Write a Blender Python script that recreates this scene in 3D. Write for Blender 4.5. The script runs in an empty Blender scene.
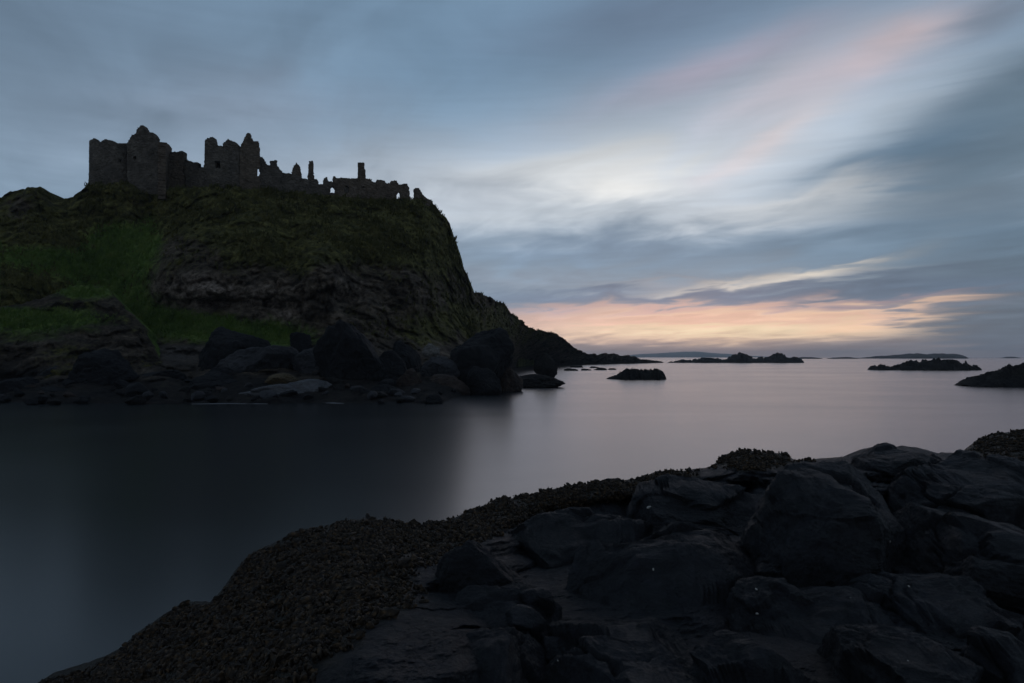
import bpy, math, random
import numpy as np
from mathutils import Vector, Matrix

random.seed(7)
rng = np.random.default_rng(7)
scene = bpy.context.scene
COL = scene.collection

# ------------------------------------------------------------------ camera
H = 4.0                       # eye height above the water
FPX = 683.0                   # 24 mm lens on a 36 mm sensor at 1024 px
PITCH = math.atan(15.5 / FPX)
cam_data = bpy.data.cameras.new('camera')
cam_data.lens = 24.0
cam_data.sensor_width = 36.0
cam_data.clip_start = 0.1
cam_data.clip_end = 40000.0
cam = bpy.data.objects.new('camera', cam_data)
cam.location = (0, 0, H)
cam.rotation_euler = (math.pi / 2 + PITCH, 0, 0)
COL.objects.link(cam)
scene.camera = cam

# ------------------------------------------------------------------ exposure
scene.view_settings.view_transform = 'Standard'
scene.view_settings.look = 'None'
scene.view_settings.exposure = 0.12
scene.view_settings.gamma = 1.0
scene.view_settings.use_curve_mapping = False
scene.cycles.use_denoising = True
scene.cycles.max_bounces = 6
scene.cycles.diffuse_bounces = 3
scene.cycles.glossy_bounces = 3
scene.cycles.volume_bounces = 1
scene.cycles.caustics_reflective = False
scene.cycles.sample_clamp_indirect = 4.0

# ------------------------------------------------------------------ sky
SUN_AZ, SUN_EL = math.radians(16.0), math.radians(2.0)
BG = 0.1


def lin(c):
    out = []
    for v in c:
        v = v / 255.0
        out.append(v / 12.92 if v <= 0.04045 else ((v + 0.055) / 1.055) ** 2.4)
    return out


def azel(px, py):
    az = math.atan((px - 512) / FPX)
    el = math.atan((357 - py) / FPX * math.cos(az))
    return math.degrees(az), math.degrees(el)


world = bpy.data.worlds.new("World")
scene.world = world
world.use_nodes = True
wt = world.node_tree
wt.nodes.clear()
WN, WL = wt.nodes, wt.links


def wnode(t, **kw):
    n = WN.new(t)
    for k, v in kw.items():
        setattr(n, k, v)
    return n


def wmath(op, a, b=None, clamp=False):
    n = wnode('ShaderNodeMath', operation=op, use_clamp=clamp)
    for i, v in enumerate((a, b)):
        if v is None:
            continue
        if isinstance(v, (int, float)):
            n.inputs[i].default_value = v
        else:
            WL.new(v, n.inputs[i])
    return n.outputs[0]


def wmix(fac, a, b, blend='MIX'):
    n = wnode('ShaderNodeMix', data_type='RGBA', blend_type=blend)
    if isinstance(fac, (int, float)):
        n.inputs[0].default_value = fac
    else:
        WL.new(fac, n.inputs[0])
    for s, v in ((6, a), (7, b)):
        if isinstance(v, (list, tuple)):
            n.inputs[s].default_value = (v[0], v[1], v[2], 1)
        else:
            WL.new(v, n.inputs[s])
    return n.outputs[2]


tc = wnode('ShaderNodeTexCoord')
sep = wnode('ShaderNodeSeparateXYZ')
WL.new(tc.outputs['Generated'], sep.inputs[0])
dx, dy, dz = sep.outputs
az = wmath('MULTIPLY', wmath('ARCTAN2', dx, dy), 57.29578)
el = wmath('MULTIPLY', wmath('ARCSINE', dz), 57.29578)
# cloud-layer coordinates: a flat layer overhead, stretched along the wind
zz = wmath('ADD', wmath('MAXIMUM', dz, 0.0), 0.10)
plane = wnode('ShaderNodeCombineXYZ')
WL.new(wmath('DIVIDE', dx, zz), plane.inputs[0])
WL.new(wmath('DIVIDE', dy, zz), plane.inputs[1])
wind = wnode('ShaderNodeMapping', vector_type='TEXTURE')
WL.new(plane.outputs[0], wind.inputs[0])
wind.inputs['Rotation'].default_value = (0, 0, math.radians(122))
wind.inputs['Scale'].default_value = (3.6, 0.9, 1)


def wnoise(vec, scale, detail=4, rough=0.5, dist=0.0):
    n = wnode('ShaderNodeTexNoise')
    WL.new(vec, n.inputs['Vector'])
    n.inputs['Scale'].default_value = scale
    n.inputs['Detail'].default_value = detail
    n.inputs['Roughness'].default_value = rough
    n.inputs['Distortion'].default_value = dist
    return n.outputs['Fac']


streak = wnoise(wind.outputs[0], 1.6, 5, 0.55, 0.3)
streak2 = wnoise(wind.outputs[0], 4.5, 4, 0.5, 0.4)
soft = wnode('ShaderNodeMapping', vector_type='TEXTURE')
WL.new(plane.outputs[0], soft.inputs[0])
soft.inputs['Rotation'].default_value = (0, 0, math.radians(122))
soft.inputs['Scale'].default_value = (1.15, 0.75, 1)
clump = wnoise(soft.outputs[0], 2.2, 4, 0.5, 0.5)
# flat bands close to the horizon
band = wnode('ShaderNodeCombineXYZ')
WL.new(wmath('MULTIPLY', az, 0.045), band.inputs[0])
WL.new(wmath('MULTIPLY', el, 0.55), band.inputs[1])
bandn = wnoise(band.outputs[0], 1.5, 5, 0.55, 0.5)
band2 = wnode('ShaderNodeCombineXYZ')
WL.new(wmath('MULTIPLY', az, 0.10), band2.inputs[0])
WL.new(wmath('MULTIPLY', el, 1.6), band2.inputs[1])
bandf = wnoise(band2.outputs[0], 1.3, 4, 0.55, 0.3)

# warped sky coordinates for the cloud masses
warp = wnode('ShaderNodeCombineXYZ')
low = wmath('DIVIDE', 6.0, wmath('ADD', 6.0, wmath('MAXIMUM', el, 0.0)))        # 1 at the horizon, less overhead
high = wmath('SUBTRACT', 1.0, low)
s1 = wmath('SUBTRACT', streak, 0.5)
b1 = wmath('SUBTRACT', bandn, 0.5)
WL.new(wmath('ADD', az, wmath('ADD', wmath('MULTIPLY', wmath('SUBTRACT', clump, 0.5), 10.0), wmath('MULTIPLY', b1, 5.0))), warp.inputs[0])
wy = wmath('ADD', wmath('MULTIPLY', wmath('MULTIPLY', wmath('SUBTRACT', clump, 0.5), high), 7.0), wmath('MULTIPLY', wmath('MULTIPLY', b1, low), 1.5))
WL.new(wmath('ADD', el, wy), warp.inputs[1])

ramp = wnode('ShaderNodeValToRGB')
WL.new(wmath('DIVIDE', el, 90.0, True), ramp.inputs[0])
stops = [(0.0, (128, 132, 142)), (0.05, (122, 143, 163)), (0.16, (133, 155, 177)), (0.30, (110, 135, 159)),
         (0.55, (92, 108, 128)), (1.0, (86, 100, 120))]
cr = ramp.color_ramp
while len(cr.elements) < len(stops):
    cr.elements.new(0.5)
for e, (p, c) in zip(cr.elements, stops):
    e.position = p
    e.color = (*lin(c), 1)
sky = ramp.outputs[0]
# the side of the sky away from the sunset is dimmer
away = wmath('MULTIPLY', wmath('SUBTRACT', 0.25, dy), 0.7, True)
sky = wmix(away, sky, lin((124, 134, 148)))


def blob(px, py, rx, ry, rot, colour, w, hard=False):
    global sky
    a, e = azel(px, py)
    k = 57.29578 / FPX * math.cos(math.radians(a)) ** 1.5
    m = wnode('ShaderNodeMapping', vector_type='TEXTURE')
    WL.new(warp.outputs[0], m.inputs[0])
    m.inputs['Location'].default_value = (a, e, 0)
    m.inputs['Rotation'].default_value = (0, 0, math.radians(rot))
    m.inputs['Scale'].default_value = (rx * k, ry * k, 1)
    d = wnode('ShaderNodeVectorMath', operation='DOT_PRODUCT')
    WL.new(m.outputs[0], d.inputs[0])
    WL.new(m.outputs[0], d.inputs[1])
    q = d.outputs['Value']
    if hard:
        q = wmath('MULTIPLY', q, q)
    g = wmath('MULTIPLY', wmath('POWER', 0.36788, q), w)
    sky = wmix(g, sky, lin(colour))


BLOBS = [
    (0, 0, 260, 150, 0, (88, 105, 123), .6),
    (60, 110, 160, 40, 6, (110, 128, 147), .4),
    (480, 62, 190, 55, 14, (112, 143, 170), .7),
    (250, 105, 120, 34, 8, (130, 142, 160), .5),
    (330, 165, 190, 30, 4, (142, 156, 173), .5),
    (650, 12, 180, 40, 8, (100, 116, 138), .75),
    (660, 95, 120, 24, 14, (140, 146, 162), .5),
    (640, 185, 280, 62, 4, (196, 206, 216), .9),
    (470, 195, 130, 34, 0, (178, 186, 197), .6),
    (590, 168, 130, 20, 3, (216, 219, 221), .75),
    (650, 180, 75, 17, 4, (242, 240, 235), .85),
    (560, 212, 140, 9, 0, (190, 198, 206), .5),
    (780, 135, 130, 66, 18, (186, 196, 208), .8),
    (720, 62, 100, 18, 12, (164, 156, 172), .65),
    (860, 56, 120, 26, 13, (184, 176, 186), .65),
    (905, 38, 60, 13, 13, (206, 184, 184), .45),
    (775, 95, 70, 20, 16, (196, 188, 197), .45),
    (768, 140, 56, 14, 28, (216, 202, 202), .55),
    (815, 200, 95, 13, 2, (220, 221, 222), .75),
    (760, 215, 130, 10, 2, (188, 196, 204), .6),
    (1005, 130, 120, 66, 30, (92, 112, 128), .9, True),
    (905, 158, 85, 34, 14, (90, 116, 138), .9),
    (850, 165, 50, 10, 10, (96, 124, 148), .5),
    (1020, 0, 60, 20, 10, (96, 106, 120), .6),
    (1020, 250, 170, 90, 6, (84, 102, 118), .9),
    (960, 215, 70, 14, 6, (112, 128, 143), .4),
    (760, 250, 280, 21, 0, (106, 133, 156), .85),
    (560, 250, 160, 20, 0, (122, 144, 168), .75),
    (500, 280, 130, 10, 0, (136, 146, 162), .5),
    (690, 296, 250, 10, 0, (110, 126, 152), .9),
    (880, 290, 120, 15, 0, (86, 108, 130), .85),
    (905, 255, 40, 8, 20, (120, 137, 152), .5),
    (745, 284, 90, 4, 4, (206, 200, 194), .85),
    (815, 272, 44, 4.5, 6, (226, 216, 202), .8),
    (640, 285, 60, 4, 0, (160, 164, 174), .5),
    (770, 303, 40, 4, 6, (196, 168, 166), .6),
    (610, 326, 150, 19, 0, (234, 198, 184), .95, True),
    (740, 325, 160, 20, -.5, (248, 210, 184), 1, True),
    (845, 324, 52, 15, -1, (242, 202, 178), .9, True),
    (640, 334, 120, 7, 1, (252, 220, 194), .8),
    (740, 332, 140, 9, -.5, (255, 233, 198), .95),
    (690, 308, 170, 3.5, 0, (220, 178, 172), .6),
    (720, 321, 150, 2.5, 0, (232, 190, 172), .6),
    (830, 313, 60, 2.5, 3, (250, 214, 180), .7),
    (860, 327, 46, 5, 5, (255, 216, 182), .8),
    (690, 318, 120, 3, 0, (226, 178, 168), .5),
    (905, 309, 50, 3.2, 1, (232, 196, 174), .75),
    (890, 300, 60, 3, 5, (170, 146, 150), .5),
    (690, 354, 320, 7, -.5, (186, 168, 163), .9, True),
    (860, 347, 90, 7, 4, (132, 130, 136), .8),
    (1000, 325, 75, 30, 0, (92, 108, 124), .95, True),
]
for b in BLOBS:
    blob(*b)

# fine streaks over everything
mod = wmath('ADD', 1.0, wmath('MULTIPLY', wmath('SUBTRACT', streak2, 0.5), wmath('MULTIPLY', high, 0.08)))
mod2 = wmath('ADD', 1.0, wmath('MULTIPLY', wmath('SUBTRACT', bandf, 0.5), wmath('MULTIPLY', low, 0.5)))
mod3 = wmath('ADD', 1.0, wmath('MULTIPLY', wmath('SUBTRACT', clump, 0.5), 0.7))
mm = wmath('MULTIPLY', wmath('MULTIPLY', mod, mod2), mod3)
vm = wnode('ShaderNodeVectorMath', operation='SCALE')
WL.new(sky, vm.inputs[0])
WL.new(wmath('MULTIPLY', mm, 1.0 / BG), vm.inputs['Scale'])

nish = wnode('ShaderNodeTexSky', sky_type='NISHITA')
nish.sun_disc = False
nish.sun_elevation = SUN_EL
nish.sun_rotation = SUN_AZ
final = wmix(0.03, vm.outputs[0], nish.outputs[0])
bg = wnode('ShaderNodeBackground')
bg.inputs['Strength'].default_value = BG
WL.new(final, bg.inputs['Color'])
wo = wnode('ShaderNodeOutputWorld')
WL.new(bg.outputs[0], wo.inputs[0])

# ------------------------------------------------------------------ sun, veiled by cloud just above the horizon
sd = bpy.data.lights.new('sun', 'SUN')
sd.energy = 0.16
sd.angle = math.radians(64)
sd.color = (1.0, 0.68, 0.66)
sun = bpy.data.objects.new('sun', sd)
sv = Vector((math.sin(SUN_AZ) * math.cos(SUN_EL), math.cos(SUN_AZ) * math.cos(SUN_EL), math.sin(SUN_EL)))
sun.rotation_euler = sv.to_track_quat('Z', 'Y').to_euler()
sun.location = (60, 200, 60)
COL.objects.link(sun)

# ================================================================== helpers
CP, SP = math.cos(PITCH), math.sin(PITCH)


def rays(px, py):
    """world directions with unit y-step for picture positions"""
    u = (np.asarray(px, float) - 512) / FPX
    v = (341.5 - np.asarray(py, float)) / FPX
    y = CP - v * SP
    z = SP + v * CP
    return np.stack([u / y, np.ones_like(u), z / y], -1)


def at(px, py, Y):
    return rays(px, py) * np.asarray(Y, float)[..., None] + np.array([0, 0, H])


def at_ground(px, py, z=0.0):
    r = rays(px, py)
    return (z - H) / r[..., 2]


# ---- vectorised noise
_perm = rng.permutation(512).astype(np.int64)
_perm = np.concatenate([_perm] * 3)
_grad = rng.normal(size=(512, 3))
_grad /= np.linalg.norm(_grad, axis=1)[:, None]


def _hash(i, j, k):
    return _perm[(_perm[(_perm[i & 511] + j) & 511] + k) & 511]


def perlin(P):
    P = np.asarray(P, float)
    I = np.floor(P).astype(np.int64)
    F = P - I
    U = F * F * F * (F * (F * 6 - 15) + 10)
    out = np.zeros(P.shape[:-1])
    for a in (0, 1):
        for b in (0, 1):
            for c in (0, 1):
                g = _grad[_hash(I[..., 0] + a, I[..., 1] + b, I[..., 2] + c)]
                d = F - np.array([a, b, c])
                w = (U[..., 0] if a else 1 - U[..., 0]) * (U[..., 1] if b else 1 - U[..., 1]) * (U[..., 2] if c else 1 - U[..., 2])
                out += w * (g * d).sum(-1)
    return out * 1.5


def fbm(P, scale=1.0, octaves=5, gain=0.5, ridged=False):
    P = np.asarray(P, float) * scale
    tot, amp, nrm = 0.0, 1.0, 0.0
    for o in range(octaves):
        n = perlin(P + 17.3 * o)
        if ridged:
            n = 1 - 2 * np.abs(n)
        tot = tot + amp * n
        nrm += amp
        amp *= gain
        P = P * 2.03
    return tot / nrm


_cell = rng.random((512, 3))


def worley(P, scale=1.0):
    """F1, F2 and a random value per cell"""
    P = np.asarray(P, float) * scale
    I = np.floor(P).astype(np.int64)
    f1 = np.full(P.shape[:-1], 9.0)
    f2 = np.full(P.shape[:-1], 9.0)
    idv = np.zeros(P.shape[:-1])
    for a in (-1, 0, 1):
        for b in (-1, 0, 1):
            for c in (-1, 0, 1):
                J = I + np.array([a, b, c])
                h = _hash(J[..., 0], J[..., 1], J[..., 2])
                d = np.linalg.norm(J + _cell[h] - P, axis=-1)
                new = d < f1
                f2 = np.where(new, f1, np.minimum(f2, d))
                idv = np.where(new, _cell[(h + 91) & 511, 0], idv)
                f1 = np.minimum(f1, d)
    return f1, f2, idv


def tps(pts, vals):
    """thin-plate interpolation in the plane"""
    pts = np.asarray(pts, float) / 100.0
    n = len(pts)
    d = np.linalg.norm(pts[:, None] - pts[None], axis=-1)
    K = np.where(d > 0, d * d * np.log(d + 1e-12), 0) + np.eye(n) * 1e-3
    Pm = np.hstack([np.ones((n, 1)), pts])
    A = np.block([[K, Pm], [Pm.T, np.zeros((3, 3))]])
    w = np.linalg.solve(A, np.concatenate([vals, np.zeros(3)]))

    def f(q):
        q = np.asarray(q, float) / 100.0
        sh = q.shape[:-1]
        q = q.reshape(-1, 2)
        out = np.empty(len(q))
        for s in range(0, len(q), 20000):
            qq = q[s:s + 20000]
            dd = np.linalg.norm(qq[:, None] - pts[None], axis=-1)
            out[s:s + 20000] = np.where(dd > 0, dd * dd * np.log(dd + 1e-12), 0) @ w[:n] + w[n] + qq @ w[n + 1:]
        return out.reshape(sh)
    return f


def inside(poly, X, Y):
    poly = np.asarray(poly, float)
    res = np.zeros(X.shape, bool)
    j = len(poly) - 1
    for i in range(len(poly)):
        xi, yi = poly[i]
        xj, yj = poly[j]
        c = ((yi > Y) != (yj > Y)) & (X < (xj - xi) * (Y - yi) / (yj - yi + 1e-12) + xi)
        res ^= c
        j = i
    return res


def smooth01(x):
    x = np.clip(x, 0, 1)
    return x * x * (3 - 2 * x)


def mesh_from(name, V, F, mat, parent=None, smooth=True, attrs=None):
    V = np.asarray(V, float)
    me = bpy.data.meshes.new(name)
    if isinstance(F, np.ndarray):
        n, k = F.shape
        me.vertices.add(len(V))
        me.vertices.foreach_set('co', V.astype(np.float32).ravel())
        me.loops.add(n * k)
        me.loops.foreach_set('vertex_index', F.astype(np.int32).ravel())
        me.polygons.add(n)
        me.polygons.foreach_set('loop_start', np.arange(0, n * k, k, dtype=np.int32))
        me.polygons.foreach_set('loop_total', np.full(n, k, np.int32))
        me.update(calc_edges=True)
        me.validate()
    else:
        me.from_pydata([tuple(v) for v in V], [], F)
    me.polygons.foreach_set('use_smooth', np.full(len(me.polygons), smooth))
    for k, a in (attrs or {}).items():
        at_ = me.attributes.new(k, 'FLOAT', 'POINT')
        at_.data.foreach_set('value', np.asarray(a, np.float32).ravel())
    me.materials.append(mat)
    o = bpy.data.objects.new(name, me)
    COL.objects.link(o)
    if parent is not None:
        o.parent = parent
        o.matrix_parent_inverse = Matrix.Translation(parent.location).inverted()
    return o


def tag(o, label, cat, group=None):
    o['label'] = label
    o['category'] = cat
    if group:
        o['group'] = group
    return o


def thing(name, loc, label, cat, group=None):
    o = bpy.data.objects.new(name, None)
    o.location = loc
    o.empty_display_size = 1.0
    COL.objects.link(o)
    return tag(o, label, cat, group)


def grid_faces(nr, nc):
    r, c = np.meshgrid(np.arange(nr - 1), np.arange(nc - 1), indexing='ij')
    i = r * nc + c
    return np.stack([i, i + 1, i + nc + 1, i + nc], -1).reshape(-1, 4)


# ================================================================== materials
def nt(name):
    m = bpy.data.materials.new(name)
    m.use_nodes = True
    t = m.node_tree
    b = t.nodes['Principled BSDF']
    return m, t, b


def mnode(t, typ, **kw):
    n = t.nodes.new(typ)
    for k, v in kw.items():
        setattr(n, k, v)
    return n


def m_noise(t, vec, scale, detail=6, rough=0.6, dist=0.0):
    n = mnode(t, 'ShaderNodeTexNoise')
    if vec is not None:
        t.links.new(vec, n.inputs['Vector'])
    n.inputs['Scale'].default_value = scale
    n.inputs['Detail'].default_value = detail
    n.inputs['Roughness'].default_value = rough
    n.inputs['Distortion'].default_value = dist
    return n.outputs['Fac']


def m_ramp(t, fac, stops):
    n = mnode(t, 'ShaderNodeValToRGB')
    t.links.new(fac, n.inputs[0])
    cr = n.color_ramp
    while len(cr.elements) < len(stops):
        cr.elements.new(0.5)
    for e, (p, c) in zip(cr.elements, stops):
        e.position = p
        e.color = (*c, 1) if not isinstance(c, (int, float)) else (c, c, c, 1)
    return n.outputs[0]


def m_math(t, op, a, b=None, clamp=False):
    n = mnode(t, 'ShaderNodeMath', operation=op, use_clamp=clamp)
    for i, v in enumerate((a, b)):
        if v is None:
            continue
        if isinstance(v, (int, float)):
            n.inputs[i].default_value = v
        else:
            t.links.new(v, n.inputs[i])
    return n.outputs[0]


def m_mix(t, fac, a, b, blend='MIX'):
    n = mnode(t, 'ShaderNodeMix', data_type='RGBA', blend_type=blend)
    if isinstance(fac, (int, float)):
        n.inputs[0].default_value = fac
    else:
        t.links.new(fac, n.inputs[0])
    for s, v in ((6, a), (7, b)):
        if isinstance(v, (list, tuple)):
            n.inputs[s].default_value = (v[0], v[1], v[2], 1)
        else:
            t.links.new(v, n.inputs[s])
    return n.outputs[2]


def m_attr(t, name):
    return mnode(t, 'ShaderNodeAttribute', attribute_name=name).outputs['Fac']


def m_bump(t, b, height, dist, strength=1.0, prev=None):
    n = mnode(t, 'ShaderNodeBump')
    n.inputs['Distance'].default_value = dist
    n.inputs['Strength'].default_value = strength
    t.links.new(height, n.inputs['Height'])
    if prev is not None:
        t.links.new(prev, n.inputs['Normal'])
    t.links.new(n.outputs[0], b.inputs['Normal'])
    return n.outputs[0]


def m_pos(t):
    return mnode(t, 'ShaderNodeNewGeometry').outputs['Position']


def rock_material(name, dark, mid, light, scale=1.0, rough=0.65, bump=0.05, spec=0.35, warm=None, strat=0.0):
    m, t, b = nt(name)
    p = m_pos(t)
    if strat:
        mp = mnode(t, 'ShaderNodeMapping')
        t.links.new(p, mp.inputs[0])
        mp.inputs['Rotation'].default_value = (0.12, 0.08, 0)
        mp.inputs['Scale'].default_value = (1, 1, strat)
        p = mp.outputs[0]
    n1 = m_noise(t, p, 0.9 * scale, 8, 0.65, 0.4)
    n2 = m_noise(t, p, 7.0 * scale, 8, 0.7)
    c = m_ramp(t, n1, [(0.32, dark), (0.52, mid), (0.75, light)])
    c = m_mix(t, 0.7, c, m_ramp(t, n2, [(0.34, 0.3), (0.52, 1.0), (0.7, 2.2)]), 'MULTIPLY')
    if warm is not None:
        w = m_ramp(t, m_noise(t, p, 0.5 * scale, 5, 0.7, 0.6), [(0.58, 0.0), (0.72, 1.0)])
        c = m_mix(t, m_math(t, 'MULTIPLY', w, 0.6), c, warm)
    t.links.new(c, b.inputs['Base Color'])
    r = m_ramp(t, n2, [(0.3, rough - 0.15), (0.7, rough + 0.15)])
    t.links.new(r, b.inputs['Roughness'])
    b.inputs['Specular IOR Level'].default_value = spec
    n3 = m_noise(t, p, 18.0 * scale, 8, 0.75)
    vo = mnode(t, 'ShaderNodeTexVoronoi', feature='DISTANCE_TO_EDGE')
    wv = mnode(t, 'ShaderNodeVectorMath', operation='ADD')
    t.links.new(p, wv.inputs[0])
    nn = mnode(t, 'ShaderNodeTexNoise')
    t.links.new(p, nn.inputs['Vector'])
    nn.inputs['Scale'].default_value = 2.0 * scale
    sc = mnode(t, 'ShaderNodeVectorMath', operation='SCALE')
    t.links.new(nn.outputs['Color'], sc.inputs[0])
    sc.inputs['Scale'].default_value = 0.5 / scale
    t.links.new(sc.outputs[0], wv.inputs[1])
    t.links.new(wv.outputs[0], vo.inputs['Vector'])
    vo.inputs['Scale'].default_value = 1.3 * scale
    cr = m_ramp(t, vo.outputs['Distance'], [(0.0, 0.0), (0.05, 1.0)])
    pv = m_bump(t, b, cr, bump * 0.8, 0.6)
    pv = m_bump(t, b, n1, bump * 3.0, 1.0, pv)
    pv = m_bump(t, b, n3, bump * 0.9, 1.0, pv)
    return m


M_BASALT = rock_material('wet_basalt', (0.004, 0.0048, 0.007), (0.010, 0.0115, 0.016), (0.026, 0.029, 0.038), 1.6, 0.62, 0.09, 0.3)
M_BOULDER = rock_material('dark_boulder', (0.006, 0.0065, 0.008), (0.011, 0.012, 0.014), (0.022, 0.022, 0.024), 0.45, 0.75, 0.14, 0.15)
M_SLAB = rock_material('grey_slab', (0.012, 0.013, 0.016), (0.022, 0.023, 0.027), (0.042, 0.042, 0.046), 0.45, 0.65, 0.12, 0.25)
M_WETSLAB = rock_material('wet_pale_slab', (0.022, 0.024, 0.028), (0.045, 0.047, 0.052), (0.085, 0.086, 0.09), 0.45, 0.4, 0.08, 0.5)
M_OCHRE = rock_material('lichen_rock', (0.035, 0.028, 0.018), (0.085, 0.065, 0.035), (0.16, 0.12, 0.07), 0.8, 0.8, 0.08, 0.2)
M_RUST = rock_material('rusty_rock', (0.014, 0.010, 0.009), (0.030, 0.021, 0.017), (0.065, 0.047, 0.037), 0.8, 0.75, 0.08, 0.25)
M_PALE = rock_material('pale_rock', (0.07, 0.068, 0.062), (0.13, 0.125, 0.115), (0.20, 0.195, 0.18), 0.6, 0.8, 0.08, 0.2)
M_REEF = rock_material('reef_rock', (0.009, 0.009, 0.010), (0.017, 0.0165, 0.016), (0.032, 0.030, 0.026), 0.4, 0.8, 0.25, 0.15)


def headland_material():
    m, t, b = nt('headland')
    p = m_pos(t)
    mp = mnode(t, 'ShaderNodeMapping')
    t.links.new(p, mp.inputs[0])
    mp.inputs['Scale'].default_value = (1, 1, 2.2)
    n1 = m_noise(t, mp.outputs[0], 0.22, 9, 0.65, 0.5)
    n2 = m_noise(t, p, 1.6, 8, 0.7)
    n3 = m_noise(t, p, 0.6, 7, 0.65, 0.8)
    rock = m_ramp(t, n1, [(0.36, (0.016, 0.012, 0.009)), (0.5, (0.060, 0.048, 0.035)), (0.64, (0.140, 0.112, 0.082))])
    rock = m_mix(t, 0.9, rock, m_ramp(t, n2, [(0.36, 0.25), (0.52, 1.0), (0.68, 2.0)]), 'MULTIPLY')
    pale = m_ramp(t, n2, [(0.38, (0.06, 0.048, 0.038)), (0.5, (0.19, 0.155, 0.125)), (0.64, (0.34, 0.29, 0.245))])
    pmask = m_math(t, 'MULTIPLY', m_attr(t, 'pale'), m_ramp(t, n1, [(0.40, 0.25), (0.52, 1.0)]))
    rock = m_mix(t, pmask, rock, pale)
    scree = m_ramp(t, m_noise(t, p, 5.0, 5, 0.8), [(0.35, (0.03, 0.028, 0.026)), (0.55, (0.10, 0.092, 0.086)), (0.75, (0.20, 0.185, 0.17))])
    rock = m_mix(t, m_attr(t, 'scree'), rock, scree)
    n4 = m_noise(t, p, 2.6, 6, 0.75)
    n3b = m_math(t, 'ADD', m_math(t, 'MULTIPLY', n3, 0.6), m_math(t, 'MULTIPLY', n4, 0.4))
    rock = m_mix(t, m_attr(t, 'wet'), rock, (0.010, 0.010, 0.011))
    turf = m_ramp(t, n3b, [(0.38, (0.014, 0.014, 0.005)), (0.5, (0.062, 0.062, 0.018)), (0.62, (0.150, 0.138, 0.045))])
    lush = m_ramp(t, n3b, [(0.38, (0.030, 0.056, 0.012)), (0.5, (0.076, 0.132, 0.025)), (0.62, (0.150, 0.190, 0.052))])
    tmask = m_math(t, 'ADD', m_attr(t, 'turf'), m_math(t, 'ADD', m_math(t, 'MULTIPLY', m_math(t, 'SUBTRACT', n2, 0.5), 1.3), m_math(t, 'MULTIPLY', m_math(t, 'SUBTRACT', m_noise(t, p, 0.13, 6, 0.65, 0.5), 0.5), 1.8)))
    tmask = m_ramp(t, tmask, [(0.35, 0.0), (0.6, 1.0)])
    c = m_mix(t, tmask, rock, turf)
    lmask = m_math(t, 'ADD', m_attr(t, 'lush'), m_math(t, 'MULTIPLY', m_math(t, 'SUBTRACT', n3, 0.5), 0.8))
    lmask = m_ramp(t, lmask, [(0.2, 0.0), (0.55, 1.0)])
    c = m_mix(t, lmask, c, lush)
    t.links.new(c, b.inputs['Base Color'])
    b.inputs['Roughness'].default_value = 0.9
    b.inputs['Specular IOR Level'].default_value = 0.1
    pv = m_bump(t, b, n1, 1.2, 0.7)
    pv = m_bump(t, b, n2, 0.35, 0.9, pv)
    pv = m_bump(t, b, m_noise(t, p, 7.0, 6, 0.75), 0.10, 1.0, pv)
    return m


M_HEAD = headland_material()


def foliage_material(name, c0, c1, c2):
    m, t, b = nt(name)
    n = m_noise(t, m_pos(t), 0.35, 5, 0.7)
    t.links.new(m_ramp(t, n, [(0.3, c0), (0.5, c1), (0.7, c2)]), b.inputs['Base Color'])
    b.inputs['Roughness'].default_value = 0.85
    b.inputs['Specular IOR Level'].default_value = 0.1
    return m


M_TUFT = foliage_material('rough_grass', (0.020, 0.021, 0.008), (0.060, 0.060, 0.018), (0.12, 0.112, 0.040))
M_LUSHTUFT = foliage_material('lush_grass', (0.034, 0.062, 0.012), (0.074, 0.128, 0.024), (0.13, 0.175, 0.044))


def mussel_material():
    m, t, b = nt('mussels')
    p = m_pos(t)
    vo = mnode(t, 'ShaderNodeTexVoronoi')
    t.links.new(p, vo.inputs['Vector'])
    vo.inputs['Scale'].default_value = 22
    c = m_ramp(t, vo.outputs['Distance'], [(0.1, (0.072, 0.044, 0.020)), (0.45, (0.023, 0.015, 0.0075)), (0.9, (0.006, 0.004, 0.003))])
    n = m_noise(t, p, 40, 4, 0.7)
    c = m_mix(t, 0.8, c, m_ramp(t, n, [(0.35, 0.35), (0.55, 1.0), (0.75, 2.0)]), 'MULTIPLY')
    t.links.new(c, b.inputs['Base Color'])
    b.inputs['Roughness'].default_value = 0.7
    b.inputs['Specular IOR Level'].default_value = 0.25
    return m


M_MUSSEL = mussel_material()


def stone_material(name, c0, c1, c2):
    m, t, b = nt(name)
    p = m_pos(t)
    n1 = m_noise(t, p, 0.5, 7, 0.65, 0.3)
    vo = mnode(t, 'ShaderNodeTexVoronoi')
    mp = mnode(t, 'ShaderNodeMapping')
    t.links.new(p, mp.inputs[0])
    mp.inputs['Scale'].default_value = (1, 1, 1.6)
    t.links.new(mp.outputs[0], vo.inputs['Vector'])
    vo.inputs['Scale'].default_value = 2.6
    c = m_ramp(t, n1, [(0.3, c0), (0.52, c1), (0.75, c2)])
    vs = mnode(t, 'ShaderNodeSeparateColor')
    t.links.new(vo.outputs['Color'], vs.inputs[0])
    c = m_mix(t, 0.5, c, m_ramp(t, vs.outputs[0], [(0.0, 0.45), (0.6, 1.0), (1.0, 1.6)]), 'MULTIPLY')
    t.links.new(c, b.inputs['Base Color'])
    b.inputs['Roughness'].default_value = 0.9
    b.inputs['Specular IOR Level'].default_value = 0.15
    pv = m_bump(t, b, vo.outputs['Distance'], 0.12, 0.8)
    m_bump(t, b, m_noise(t, p, 4, 6, 0.7), 0.12, 0.8, pv)
    return m


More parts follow.
